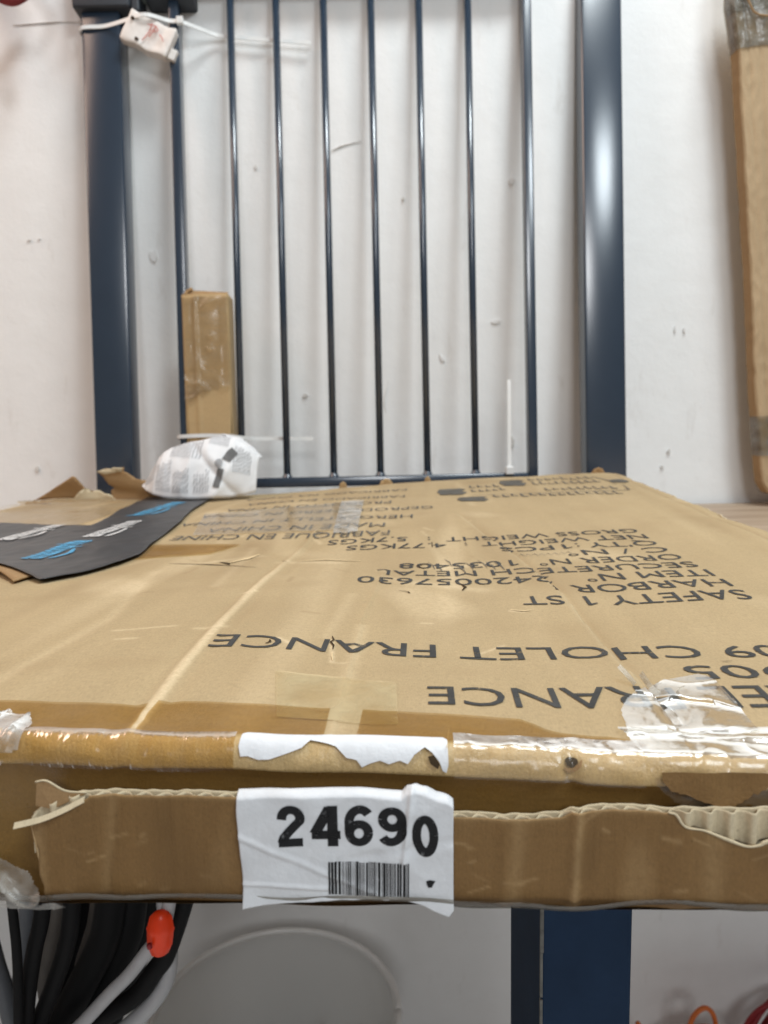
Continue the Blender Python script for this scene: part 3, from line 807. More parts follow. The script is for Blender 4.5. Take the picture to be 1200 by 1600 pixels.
# black printed tape along the left seam; its near end has come up with the torn flap below it
tape_up = [(-.2987, .742), (-.2965, .60), (-.2925, .535), (-.2758, .4474), (-.3091, .4574), (-.3457, .4718), (-.372, .440)]
def tape_strip(name, left, right, nt_, ns, lift, mat, eps, parent, thick):
    lf = np.array([tuple(p) for p in smooth_path([(x, y, 0) for x, y in left], 12)])[:, :2]
    rt = np.array([tuple(p) for p in smooth_path([(x, y, 0) for x, y in right], 12)])[:, :2]
    def res(P, n_):
        d = np.r_[0, np.cumsum(np.hypot(*np.diff(P, axis=0).T))]; t = np.linspace(0, d[-1], n_)
        return np.c_[np.interp(t, d, P[:, 0]), np.interp(t, d, P[:, 1])]
    lf, rt = res(lf, nt_), res(rt, nt_)
    T = np.linspace(0, 1, ns)[:, None]
    A = lf[None, :, 0] * (1 - T) + rt[None, :, 0] * T; B = lf[None, :, 1] * (1 - T) + rt[None, :, 1] * T
    return grid(name, A, B, H(A, B) + eps + lift(A, B), M[mat], parent, thick=thick)
def lift_fn(A, B):
    return .0062 * np.clip((.30 - B) / .08, 0, 1) ** 2 * np.clip((-.205 - A) / .06, 0, 1) + .0005 * waves(A, B, 62, 60) + .0004 * np.clip(waves(A * 2, B, 64, 160), 0, 1)
btape = tape_strip('printed_tape', [(-.3300, .742), (-.3234, .6923), (-.3010, .5605), (-.2803, .4577), (-.282, .36), (-.278, .285), (-.2700, .268)],
                   [(-.250, .742), (-.2400, .680), (-.2200, .545), (-.1995, .440), (-.189, .3538), (-.1778, .28), (-.1861, .2312), (-.1928, .2127), (-.2002, .2002)], 120, 40, lift_fn, 'tape_black', .0026, box_o, .0003)
btape2 = tape_strip('printed_tape', [(-.395, .486), (-.400, .40), (-.39, .36), (-.375, .345)], [(-.277, .449), (-.276, .40), (-.272, .33), (-.262, .258)], 50, 30, lift_fn, 'tape_black', .0020, box_o, .0003)
# the torn lid flap carrying the near end of the tape
def flap_fn(A, B): return lift_fn(A, B)
a = np.linspace(0, 1, 60); T = np.linspace(0, 1, 24)[:, None]
nearL = np.c_[np.linspace(-.385, -.2149, 60), np.interp(np.linspace(-.385, -.2149, 60), [-.385, -.30, -.2454, -.2149], [.335, .288, .236, .198])]
nearL[:, 1] += .0012 * waves(nearL[:, 0], nearL[:, 0] * 0, 63, 200)
farL = np.c_[np.linspace(-.385, -.20, 60), np.full(60, .36)]
A = nearL[None, :, 0] * (1 - T) + farL[None, :, 0] * T; B = nearL[None, :, 1] * (1 - T) + farL[None, :, 1] * T
grid('torn_lid_flap', A, B, H(A, B) + .0007 + lift_fn(A, B) * .9, M['kraft_brown'], box_o, thick=.0010)

def tape_text(s, u, v0, v1, size, mat, parent):
    vs, fs = text_geo(s, 0.034)
    x0, x1 = vs[:, 0].min(), vs[:, 0].max()
    P = np.empty_like(vs)
    P[:, 0] = u - vs[:, 1] * size * 1.35; P[:, 1] = v0 + (vs[:, 0] - x0) / (x1 - x0) * (v1 - v0)
    # the curved swoosh below the word
    sw = []
    for j in range(9):
        t = j / 8; sw.append((u + size * (.22 + .20 * math.sin(t * math.pi)), v0 + (v1 - v0) * (.03 + .47 * t)))
    sp = stroke2d(sw, size * .16)
    nb = len(P)
    P = np.vstack([P, np.array(sp)]); fs = fs + [tuple(range(nb, nb + len(sp)))]
    def fn(x, y): return np.c_[x, y, H(x, y) + .0033 + lift_fn(x, y)]
    return lay('tape_lettering', P, fs, M[mat], parent, cell=.006, fn=fn)
tape_text('amazonprime', -.240, .368, .462, .020, 'tape_white', btape)
tape_text('amazonprime', -.236, .270, .350, .020, 'tape_blue', btape)
tape_text('amazonprime', -.256, .500, .640, .022, 'tape_blue', btape)
tape_text('amazonprime', -.280, .672, .738, .020, 'tape_white', btape)
tape_text('amazonprime', -.305, .362, .455, .020, 'tape_white', btape2)

# ---- wrinkled film at the right front corner
def film_patch(name, u0, u1, s0, s1, nu, ns_, disp, outline, mat):
    a = np.linspace(u0, u1, nu); s = np.linspace(s0, s1, ns_)
    A, S_ = np.meshgrid(a, s)
    off = disp(A, S_)
    vv, zz = front_path(A, S_, 0.0006)
    th = np.clip(S_ / 0.0088, 0, 1) * (math.pi / 2)
    vv = vv - off * np.sin(th); zz = zz + off * np.cos(th)
    Ac, Sc = (A[:-1, :-1] + A[1:, 1:]) / 2, (S_[:-1, :-1] + S_[1:, 1:]) / 2
    return grid(name, A, vv, zz, M[mat], box_o, mask=outline(Ac, Sc))
def inside(A, B, poly):
    c = np.zeros(A.shape, bool); n_ = len(poly); j = n_ - 1
    for i in range(n_):
        xi, yi = poly[i]; xj, yj = poly[j]
        c ^= ((yi > B) != (yj > B)) & (A < (xj - xi) * (B - yi) / (yj - yi + 1e-12) + xi)
        j = i
    return c
poly1 = [(.0690, -.008), (.0700, -.022), (.0745, -.031), (.0815, -.0395), (.088, -.0455), (.096, -.050), (.104, -.0535), (.1065, -.050), (.1070, -.030), (.1068, -.0105), (.090, -.0085), (.08, -.0075)]
film_patch('torn_film', .066, .110, -.056, -.004, 110, 120, lambda A, S_: .0002 + .0006 * np.clip(ridged(A, S_, 71, 150), 0, 1) ** 3 + .0010 * np.exp(-((S_ + .033 - .3 * (A - .085)) / .0013) ** 2) * (A < .100) + .0004 * np.clip(waves(A, S_, 72, 300), 0, 1),
           lambda a, s: inside(a, s, poly1), 'film_wrinkled')
poly2 = [(.0665, -.0115), (.0685, -.012), (.240, -.0165), (.240, .0110), (.200, .0120), (.150, .0125), (.112, .0118), (.104, .0130), (.097, .0125), (.090, .0140), (.083, .0142), (.078, .0128), (.0745, .010), (.072, .007), (.0705, .003), (.0690, -.002)]
film_patch('edge_tape', .064, .242, -.018, .016, 420, 56, lambda A, S_: .0003 + .0011 * np.exp(-((S_ + .0085 - .05 * (A - .07)) / .0022) ** 2) + .0003 * np.clip(ridged(A, S_, 73, 330), 0, 1) ** 2 + .0005 * np.clip((S_ - .009) / .005, 0, 1) * waves(A, S_, 74, 500),
           lambda a, s: inside(a, s, poly2), 'film_wrinkled')
# clear tape over the rest of the front fold
film_patch('edge_tape', .018, .0700, -.004, .0088, 180, 22, lambda A, S_: .0003 + .00025 * np.clip(waves(A, S_ * 1.5, 75, 700), 0, 1) + .0002 * waves(A, S_, 76, 250), lambda a, s: np.ones(a.shape, bool), 'tape_gloss')
film_patch('edge_tape', -.20, -.0435, -.0005, .0098, 260, 22, lambda A, S_: .0004 + .0002 * waves(A, S_ * 2, 77, 350), lambda a, s: s < .0092 + .0008 * waves(a, a * 0, 78, 140), 'tape_fold')
# upright shreds of film
for pts, w in [([(.0800, .047, .0006), (.0780, .050, .0030), (.0760, .053, .0050)], .0028), ([(.086, .040, .0006), (.0835, .043, .0032), (.0815, .046, .0050)], .0034), ([(.0915, .036, .0006), (.0905, .037, .0030), (.0930, .0385, .0036)], .0020)]:
    q = [(u, v, float(H(np.array([u]), np.array([v]))[0]) + z) for u, v, z in pts]
    ribbon('film_shred', q, (.7, 1, .2), w, .0002, M['film_wrinkled'], box_o)
# grey wad of film on the left
polyl = [(-.120, -.012), (-.1085, -.009), (-.1045, -.002), (-.1050, .006), (-.120, .010)]
film_patch('torn_film', -.135, -.102, -.014, .011, 70, 50, lambda A, S_: .0005 + .0018 * np.clip(ridged(A, S_, 79, 260), 0, 1) ** 2, lambda a, s: inside(a, s, [(-.135, -.012)] + polyl[1:4] + [(-.135, .010)]), 'tape_milky')

# small hole poked into the fold
hv, hz = front_path(np.array([.0502]), np.array([.0045]))
pts = []
for j in range(12):
    aa = 2 * math.pi * j / 12
    uu = .0502 + .0018 * math.cos(aa) * random.uniform(.8, 1.15); ss = .0046 + .0013 * math.sin(aa) * random.uniform(.8, 1.15)
    pts.append((uu, ss))
def on_front(out):
    def fn(x, y):
        vv, zz = front_path(x, y, out); return np.c_[x, vv, zz]
    return fn
lay('poked_hole', np.array(pts), [tuple(range(12))], M['dark_nick'], box_o, cell=.0008, fn=on_front(.0007))
lay('poked_hole_rim', np.array(stroke2d([(.0480, .0058), (.0492, .0064), (.0508, .0062), (.0524, .0050), (.0530, .0040)], .0009)), [tuple(range(10))], M['kraft_brown'], box_o, cell=.0008, fn=on_front(.0008))

# white remains of a torn-off label on the fold
top = rag_line((-.0405, -.0007), (.0150, -.0012), 14, .0001, 91)
top = [(-.0418, .0003)] + top + [(.0162, .0000)]
low = [(.0164, .0062), (.0158, .0078), (.0148, .0074), (.0140, .0058), (.0120, .0040), (.0100, .0028), (.0070, .0046), (.0052, .0064), (.0030, .0058), (.0000, .0066), (-.0025, .0060), (-.0052, .0066), (-.0075, .0074), (-.0090, .0060), (-.0118, .0056),
       (-.0150, .0032), (-.0200, .0020), (-.0222, .0016), (-.0245, .0036), (-.0270, .0044), (-.0305, .0054), (-.0335, .0062), (-.0365, .0064), (-.0395, .0058), (-.0415, .0060), (-.0422, .0040)]
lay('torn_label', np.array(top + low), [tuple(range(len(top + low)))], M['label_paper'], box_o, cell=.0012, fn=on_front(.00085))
lay('torn_label_fleck', np.array([(.0108, .0048), (.0125, .0045), (.0140, .0062), (.0135, .0071), (.0115, .0062)]), [(0, 1, 2, 3, 4)], M['dark_nick'], box_o, cell=.001, fn=on_front(.0010))

# ---- front flap: a second layer of corrugated board folded up in front
ftu = np.array([-.112, -.1007, -.097, -.091, -.085, -.072, -.0416, .000, .016, .0366, .0466, .0496, .0604, .0764, .090, .1006, .125, .15, .245])
ftz = np.array([-.024, -.0185, -.0150, -.0124, -.0112, -.0112, -.0112, -.0140, -.0168, -.0176, -.0170, -.0152, -.0146, -.0152, -.0150, -.0150, -.0155, -.016, -.0150])
FV = -.0062
def flap_top(u): return np.interp(u, ftu, ftz) + .00022 * waves(u, u * 0, 81, 420)
def flap_v(u, z):
    d = FV + .0005 * waves(u, z, 82, 70)
    d = d - .0011 * np.exp(-((u - .0505 - .05 * (z + .03)) / .0016) ** 2) - .0005 * np.exp(-((u - .078) / .004) ** 2) + .0006 * np.exp(-((u + .079 - .15 * (z + .03)) / .002) ** 2)
    d = d - .0004 * np.exp(-((u - .031) / .002) ** 2) + .0022 * np.clip((-.0405 - z) / .004, 0, 1)
    return d - .0012 * np.clip((u - .088) / .03, 0, 1)
fu = np.unique(np.r_[np.arange(-.1005, .150, .0007), np.arange(.150, .245, .002), .245])
def left_lim(z): return -.1003 + .0035 * np.clip((-.012 - z) / .03, 0, 1) * 0 + .0008 * waves(z, z * 0, 83, 500)
T = np.linspace(0, 1, 44)[:, None]
def flap_sheet(name, dv, mat, top_fn, bot, parent, thick, mask=None):
    zt = top_fn(fu)
    Zs = zt[None] * (1 - T) + bot * T
    Us = fu[None] + 0 * T
    sh = np.clip((-.0905 - Us) / .012, 0, 1)
    Us = Us + sh * (.0035 * np.clip((-.02 - Zs) / .022, 0, 1) + .0007 * waves(Zs, Zs * 0, 83, 700))
    Vs = flap_v(Us, Zs) + dv
    return grid(name, Us, Vs, Zs, M[mat], parent, thick=thick, mask=None if mask is None else mask((Us[:-1, :-1] + Us[1:, 1:]) / 2, (Zs[:-1, :-1] + Zs[1:, 1:]) / 2))
tearu = [.0745, .0765, .079, .0841, .0895, .0951, .0985, .1009, .112, .125, .145, .158]
tearz = [-.0150, -.0155, -.0188, -.0200, -.0222, -.0242, -.0238, -.0226, -.0205, -.0215, -.019, -.0160]
def outer_top(u):
    z = flap_top(u)
    zc = np.interp(u, tearu, tearz) + .0004 * waves(u, u * 0, 84, 900)
    z = np.where((u > .0752) & (u < .158), np.minimum(z, zc), z)
    # the liner corner at the left end has peeled off
    return np.where(u < -.083, np.minimum(z, np.interp(u, [-.1007, -.083], [-.0195, -.0118])), z)
flap = flap_sheet('front_flap', 0.0, 'kraft_front_shaded', outer_top, -.0440, box_o, .00028)
_n0 = len(flap.data.vertices); _co = np.empty(_n0 * 3); flap.data.vertices.foreach_get('co', _co); _co = _co.reshape(-1, 3)
fuu, fzz = _co[:, 0], _co[:, 2]
wr_ = .8 * np.exp(-((fuu - .0505 - .05 * (fzz + .03)) / .0013) ** 2) + .45 * np.exp(-((fuu - .0345 - .08 * (fzz + .03)) / .0022) ** 2) + .4 * np.exp(-((fuu - .087) / .003) ** 2) + .35 * np.exp(-((fuu + .079 - .15 * (fzz + .03)) / .0016) ** 2)
wr_ += .5 * np.exp(-((fzz - outer_top(fuu)) / .0009) ** 2) + .5 * np.exp(-((fuu + .0985) / .002) ** 2) + .35 * np.clip(waves(fuu * 3, fzz, 171, 90) - .55, 0, 1)
for _k in range(30):
    g0, g1 = rng.uniform(-.098, .11), rng.uniform(-.040, -.018); an = rng.uniform(-.6, .6); ln = rng.uniform(.0006, .006)
    dd, _ = seg_d(fuu, fzz, [(g0, g1), (g0 + ln * math.cos(an), g1 + ln * math.sin(an))]); wr_ += rng.uniform(.2, .8) * np.exp(-(dd / rng.uniform(.0003, .0006)) ** 2)
st_ = .5 * np.clip(waves(fuu, fzz * .4, 172, 120) - .35, 0, 1) + .35 * np.clip(waves(fuu, fzz, 173, 300) - .5, 0, 1) + .4 * np.exp(-((fzz + .0415) / .0018) ** 2)
for nm, arr in (('wear', np.clip(wr_, 0, .8)), ('stain', np.clip(st_, 0, .7))):
    at = flap.data.attributes.new(nm, 'FLOAT', 'POINT'); at.data.foreach_set('value', arr.astype(np.float32))
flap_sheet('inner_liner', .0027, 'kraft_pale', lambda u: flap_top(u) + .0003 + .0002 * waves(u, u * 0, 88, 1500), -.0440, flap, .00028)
# the fluted core between the two liners
cu_ = np.arange(-.1000, .2445, .0004)
Tc = np.linspace(0, 1, 14)[:, None]
zt = flap_top(cu_) - .0001
zlow = np.where((cu_ > .0752) & (cu_ < .158), np.minimum(np.interp(cu_, tearu, tearz) - .0006, zt - .001), zt - .011)
Zc = zt[None] * (1 - Tc) + zlow[None] * Tc
ph = 2 * math.pi * cu_ / .0058 + .5 * waves(cu_, cu_ * 0, 85, 60)
wob = (np.sin(ph) + .25 * np.sin(2 * ph + 1))[None] * .00088 * (1 + .25 * waves(cu_, cu_ * 0, 86, 200))[None]
Uc = cu_[None] + 0 * Tc
bare = np.clip((Uc - .076) / .006, 0, 1)
Vc = flap_v(Uc, Zc) + .00135 + np.clip(wob * 1.25, -.0010, .0010)
grid('fluted_core', Uc, Vc, Zc, M['kraft_pale'], flap, thick=.00018)
# pale torn rim along the tear at the right
rim = [(u, z) for u, z in zip(tearu, tearz)]
rp = [(u, float(flap_v(np.array([u]), np.array([z]))[0]) - .0003, z) for u, z in rim]
tube('torn_paper_rim', rp, [.0002, .0004, .00025, .0005, .0003, .0006, .0003, .0005, .0003], M['kraft_pale'], flap, 6, 6)
# peeled corner of the liner at the left end
lc = [(-.0845, FV - .0002, -.0124), (-.0900, FV - .0012, -.0150), (-.0960, FV - .0026, -.0170), (-.1030, FV - .0040, -.0182)]
ribbon('peeled_liner', lc, (0, .75, 1), .0017, .0004, M['kraft_pale'], flap)
mesh_obj('peeled_liner', [(-.0845, FV + .0016, -.0115), (-.0905, FV + .0012, -.0108), (-.0955, FV + .0010, -.0078), (-.0985, FV + .0012, -.0082), (-.0992, FV + .0010, -.0150), (-.0940, FV + .0004, -.0156),
                         (-.0845, FV + .0021, -.0115), (-.0905, FV + .0018, -.0108), (-.0955, FV + .0016, -.0078), (-.0985, FV + .0018, -.0082), (-.0992, FV + .0016, -.0150), (-.0940, FV + .0010, -.0156)],
         [(0, 1, 2, 3, 4, 5), (11, 10, 9, 8, 7, 6)] + [(i, i + 6, (i + 1) % 6 + 6, (i + 1) % 6) for i in range(6)], M['kraft_brown'], flap, False)
tube('torn_paper_rim', [(-.0845, FV + .0018, -.0114), (-.0905, FV + .0014, -.0107), (-.0955, FV + .0012, -.0077), (-.0988, FV + .0012, -.0080)], .0003, M['kraft_pale'], flap, 6, 5)
tube('torn_paper_rim', [(-.1003, FV - .0002, -.0192), (-.0992, FV - .0002, -.026), (-.0985, FV, -.032), (-.0965, FV, -.037)], .00035, M['kraft_plain'], flap, 6, 5)

# brown torn piece of the lid hanging behind the flap at the right
vs2 = rag_line((.0740, -.0085), (.0765, -.0110), 3, .0003, 201) + rag_line((.0768, -.0112), (.0919, -.0161), 14, .0004, 202) + rag_line((.0925, -.0158), (.1010, -.0103), 10, .0005, 203) + [(.103, -.0085), (.103, -.006), (.0740, -.006)]
lay('torn_lid_piece', np.array(vs2), [tuple(range(len(vs2)))], M['kraft_front_shaded'], box_o, cell=.0015, fn=lambda x, y: np.c_[x, -.0022 - .12 * (y + .006) * -1 + .0004 * waves(x, y, 87, 400), y])

# wrinkled clear tape along the lower edge of the flap and the wad at its left end
a = np.arange(-.125, .245, .0008); t = np.linspace(0, 1, 20)[:, None]
A = a[None] + 0 * t
th = t * 2.6
Vb = -.0062 + .0045 * (1 - np.cos(th)) * .9 - .0014 + .0008 * waves(A, t * .02, 92, 170)
Zb = -.0398 - .0052 * np.sin(th * .62) + .0007 * waves(A, t * .02, 93, 140) + .0009 * np.clip(waves(A, A * 0, 94, 60), -1, 1)
grid('edge_tape', A, Vb, Zb, M['tape_lower'], box_o)
t2 = np.linspace(0, 1, 12)[:, None]
Vb2 = .0020 - .0074 * (1 - t2) + 0 * A[:12]; Zb2 = -.0462 + 0.0024 * (1 - t2) - .0009 * np.sin(t2 * 3.1) + .0004 * waves(A[:12], t2 * .02, 95, 120)
grid('bottom_fold', A[:12], Vb2, Zb2, M['kraft_front_shaded'], box_o)
a = np.linspace(-.135, -.0915, 80); b_ = np.linspace(-.0475, -.0290, 50)
A, B = np.meshgrid(a, b_)
Vx = -.0050 - .0040 * np.clip(ridged(A, B, 96, 230), 0, 1) ** 2 - .002 * np.exp(-((B + .042) / .004) ** 2)
wad = [(-.136, -.028), (-.1115, -.0305), (-.1075, -.0330), (-.1030, -.0350), (-.1010, -.0385), (-.0965, -.0425), (-.0925, -.0450), (-.0960, -.0462), (-.136, -.0450)]
grid('torn_film', A, Vx, B, M['tape_milky'], box_o, mask=inside((A[:-1, :-1] + A[1:, 1:]) / 2, (B[:-1, :-1] + B[1:, 1:]) / 2, wad))

# ---- lot label on the flap
lab_l = np.array([(-.0414, -.0096), (-.0417, -.0150), (-.0416, -.0192), (-.0411, -.030), (-.0408, -.0371), (-.0412, -.0435)])
def lab_left(z): return np.interp(-z, -lab_l[:, 1], lab_l[:, 0])
lab_tu = np.array([-.0414, -.030, -.0081, .0035, .0050, .0065, .0100, .0130, .0160, .0173]); lab_tz = np.array([-.0098, -.0094, -.0092, -.0103, -.0088, -.0082, -.0090, -.0104, -.0112, -.0124])
lab_bu = np.array([-.0414, -.035, -.0196, .0000, .0040, .0090, .0139, .0158, .0173]); lab_bz = np.array([-.0437, -.0428, -.0413, -.0408, -.0410, -.0424, -.0448, -.0455, -.0435])
def lab_v(u, z):
    d = flap_v(u, z) - .0009
    w = .00035 * np.clip(ridged(u, z, 101, 240), -1, 1) + .00022 * waves(u, z, 102, 420)
    w += .0006 * np.exp(-((z + .0362 + .06 * (u + .041)) / .0006) ** 2) * (u < -.016)          # long horizontal fold
    w += .0008 * np.exp(-((u - .0050 - .12 * (z + .02)) / .0007) ** 2) * (z > -.030)             # fold left of the last digit
    w += .0005 * np.exp(-(((z + .0285) + .45 * (u + .028)) / .0010) ** 2)
    w -= .0005 * np.exp(-((z + .027 - .2 * u) / .0016) ** 2) * (u > -.015)
    ztop = np.interp(u, lab_tu, lab_tz)
    d = d - w
    d = d + .0028 * np.clip((z - ztop + .0018) / .0018, 0, 1) ** 2                               # the top edge bends back over the flap
    d = d - .0022 * np.clip((-.0405 - z) / .004, 0, 1) - .0006 * np.clip((-.040 - z) / .005, 0, 1)
    return d
S1 = np.linspace(0, 1, 150)[None]; T1 = np.linspace(0, 1, 110)[:, None]
ub = -.0415 + S1 * (.0173 + .0415)
zt_ = np.interp(ub, lab_tu, lab_tz) + .00012 * waves(ub, ub * 0, 103, 1200) * (ub > .004)
zb_ = np.interp(ub, lab_bu, lab_bz) + .00012 * waves(ub, ub * 0, 104, 900)
Zl = zt_ * (1 - T1) + zb_ * T1
Ul = ub + 0 * T1 + (1 - S1) * (lab_left(Zl) + .0415) + S1 * (.0003 * waves(Zl, Zl * 0, 105, 400))
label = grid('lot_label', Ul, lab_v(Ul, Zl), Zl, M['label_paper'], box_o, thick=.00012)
def on_label(x, y): return np.c_[x, lab_v(x, y) - .00022, y]
def arc(cx_, cy_, rx, ry, a0, a1, n_=18):
    return [(cx_ + rx * math.cos(R(a0 + (a1 - a0) * k_ / n_)), cy_ + ry * math.sin(R(a0 + (a1 - a0) * k_ / n_))) for k_ in range(n_ + 1)]
def thick_line(pts, w):
    P_ = [Vector(p) for p in pts]; vs = []; fs = []
    for k_, p in enumerate(P_):
        if k_ == 0: t_ = P_[1] - P_[0]
        elif k_ == len(P_) - 1: t_ = P_[-1] - P_[-2]
        else: t_ = (P_[k_ + 1] - p).normalized() + (p - P_[k_ - 1]).normalized()
        t_.normalize(); n_ = Vector((-t_.y, t_.x)) * w / 2
        vs += [tuple(p + n_), tuple(p - n_)]
        if k_: fs.append((2 * k_ - 2, 2 * k_ - 1, 2 * k_ + 1, 2 * k_))
    return vs, fs
def glyph(ch):
    w = .212
    six = [arc(.30, .315, .215, .235, 0, 360, 36), arc(.325, .60, .245, .318, 38, 190, 24) + [(.080, .42), (.086, .34)]]
    G = {'2': [[(.095, .665)] + arc(.305, .705, .205, .215, 175, -20, 22) + [(.43, .56), (.25, .36), (.14, .22), (.10, .085)], [(.02, .082), (.555, .082)]],
         '4': [[(.41, 0), (.41, 1)], [(.0, .285), (.56, .285)], [(.36, .95), (.06, .31)]],
         '6': six, '9': [[(.60 - x, 1 - y) for x, y in q] for q in six], '0': [arc(.29, .5, .205, .418, 0, 360, 48)]}
    V_, F_ = [], []
    for q in G[ch]:
        a_, b_ = thick_line(q, .205 if ch == '4' and q[0][0] == q[1][0] else w)
        F_ += [tuple(i + len(V_) for i in f) for f in b_]; V_ += a_
    return np.array(V_), F_
def digit(ch, u0, u1, z1, z0, rot=0.0, parent=label):
    vs, fs = glyph(ch)
    x0, x1, y0, y1 = vs[:, 0].min(), vs[:, 0].max(), vs[:, 1].min(), vs[:, 1].max()
    P = np.c_[u0 + (vs[:, 0] - x0) / (x1 - x0) * (u1 - u0), z0 + (vs[:, 1] - y0) / (y1 - y0) * (z1 - z0)]
    if rot:
        c0 = P.mean(0); q = P - c0; P = c0 + np.c_[q[:, 0] * math.cos(rot) - q[:, 1] * math.sin(rot), q[:, 0] * math.sin(rot) + q[:, 1] * math.cos(rot)]
    return lay('printed_digit', P, fs, M['ink_label'], parent, cell=.0008, fn=on_label)
digit('2', -.0306, -.0229, -.0130, -.0250); digit('4', -.0217, -.0133, -.0131, -.0250); digit('6', -.0121, -.0044, -.0130, -.0249)
digit('9', -.0030, .0048, -.0135, -.0248); digit('0', .0062, .0133, -.0157, -.0280, R(2))
bars, fcs = [], []
x = -.0169; g = random.Random(5)
while x < .0050:
    w = g.choice([.00018, .00018, .00036, .00036, .00055, .0007]); gp = g.choice([.00018, .0002, .00036])
    w = min(w, .0053 - x)
    jz = -.0295 - .02 * (x + .017) - (.0003 if -.0085 < x < -.0060 else 0)
    n0 = len(bars)
    bars += [(x, jz), (x + w, jz), (x + w - .0002, -.0394 - .03 * (x + .017)), (x - .0002, -.0394 - .03 * (x + .017))]
    fcs.append((n0, n0 + 1, n0 + 2, n0 + 3)); x += w + gp
lay('barcode', np.array(bars), fcs, M['ink_label'], label, cell=.0012, fn=on_label)
lay('ink_blot', np.array([(.0098, -.0350), (.0108, -.0347), (.0124, -.0351), (.0119, -.0358), (.0114, -.0369), (.0104, -.0370), (.0100, -.0361)]), [tuple(range(7))], M['ink_label'], label, cell=.0008, fn=on_label)

# ---- torn flaps standing at the far left corner
def torn_flap(name, outline, v0, lean, mat, seed, bulge=.004):
    """outline in (u, height above the lid); a curved stiff piece of board"""
    P = np.array(outline, float)
    bm = bmesh.new(); bvs = [bm.verts.new((x, y, 0)) for x, y in P]; bm.faces.new(bvs)
    cut_cells(bm, .004, .004)
    bmesh.ops.triangulate(bm, faces=[f for f in bm.faces if len(f.verts) > 4])
    for vv in bm.verts:
        x, y = vv.co.x, vv.co.y
        h = float(H(np.array([x]), np.array([v0]))[0])
        wv = float(waves(np.array([x]), np.array([y]), seed, 120)[0])
        vv.co = (x, v0 + lean * y + bulge * wv * min(1, max(0, y) / .01), h + y + .001 * wv)
    o = bm_obj(name, bm, M[mat], box_o)
    md = o.modifiers.new('thickness', 'SOLIDIFY'); md.thickness = .0022
    return o
torn_flap('torn_flap', [(-.478, -.002), (-.462, .006), (-.440, .018), (-.424, .028), (-.420, .027), (-.412, .015), (-.404, -.003)], .735, -.35, 'kraft_brown', 111, .002)
torn_flap('torn_flap', [(-.416, -.002), (-.404, .011), (-.396, .015), (-.388, .011), (-.380, .012), (-.374, .008), (-.368, .009), (-.362, .005), (-.358, -.003)], .70, -.3, 'kraft_pale', 112, .003)
b3 = [(-.306, -.004), (-.306, .012), (-.300, .016), (-.306, .022), (-.312, .034), (-.318, .040), (-.312, .041), (-.308, .045), (-.299, .044), (-.297, .046), (-.285, .047), (-.286, .042), (-.278, .037), (-.272, .031), (-.256, .027), (-.246, .022), (-.234, .012), (-.226, .002), (-.232, -.004)]
torn_flap('torn_flap', [(u - .066, z * .85) for u, z in b3], .715, -.12, 'kraft_brown', 113, .004)
torn_flap('torn_flap', [(u - .066, z * .85) for u, z in [(-.318, .0405), (-.306, .0455), (-.299, .0455), (-.297, .0475), (-.285, .0475), (-.286, .0435), (-.297, .0395), (-.308, .0370)]], .7115, -.12, 'kraft_pale', 113, .004)
torn_flap('torn_flap', [(-.455, -.002), (-.449, .004), (-.443, .003), (-.440, .006), (-.435, .003), (-.429, .005), (-.42, -.002)], .66, -.1, 'kraft_brown', 115, .002)
for k_, (uu, ww) in enumerate([(-.090, .006), (-.036, .010), (.016, .005), (.225, .010), (-.445, .006)]):
    torn_flap('torn_flap', [(uu - ww, -.004), (uu - ww * .6, .0035), (uu, .0058), (uu + ww * .5, .0040), (uu + ww, -.004)], .750, -.2, 'kraft_plain' if k_ < 3 else 'kraft_brown', 120 + k_, .001)

# ------------------------------------------------------------------ crumpled leaflet lying at the far edge
leaf = tag(empty('leaflet', (-.22, .915, -.004)), 'crumpled white instruction leaflet with small grey print, lying on black tape', 'leaflet')
lx = np.array([-.2880, -.280, -.268, -.255, -.240, -.225, -.205, -.190, -.178, -.163, -.150])
lt = np.array([.0120, .026, .044, .053, .0575, .0600, .0640, .0650, .0630, .0520, .0390])
lb = np.array([.0080, .004, -.0005, -.0030, -.0040, -.0045, -.0045, -.0042, -.0040, -.0030, .0000])
lf_ = np.array([.000, .012, .022, .028, .032, .034, .034, .032, .028, .020, .012])
def leaf_p(s, a):
    """s along x 0..1, a 0..1.25 : from the foot in front over the top to the back"""
    x = np.interp(s, np.linspace(0, 1, 11), lx)
    zt, zb, fb = np.interp(s, np.linspace(0, 1, 11), lt), np.interp(s, np.linspace(0, 1, 11), lb), np.interp(s, np.linspace(0, 1, 11), lf_)
    ang = a * math.pi / 2 * 1.25 - .35
    z = zb + (zt - zb) * np.sin(np.clip(ang + .35, 0, 1.95) / 1.95 * math.pi / 2) ** .9
    y = -fb * np.cos(ang) * 1.15 + .006 * np.sin(a * 3)
    wr = .0006 * waves(x * 1.3, z, 131, 90) + .0003 * waves(x, z, 132, 240) + .0022 * np.clip(ridged(x, z, 133, 75), -.3, 1)
    crease = .0045 * np.exp(-np.abs(x + .205 + .9 * (z - .035)) / .006) - .003 * np.exp(-np.abs(x + .178 - .5 * (z - .03)) / .007)
    return x + .22 + .004 * a, y - wr + crease, z + .004 + .4 * wr
Sg, Ag = np.meshgrid(np.linspace(0, 1, 90), np.linspace(0, 1.5, 60))
xl, yl, zl = leaf_p(Sg, Ag)
sheet = grid('sheet', xl, yl, zl, M['paper'], leaf, thick=.0003)
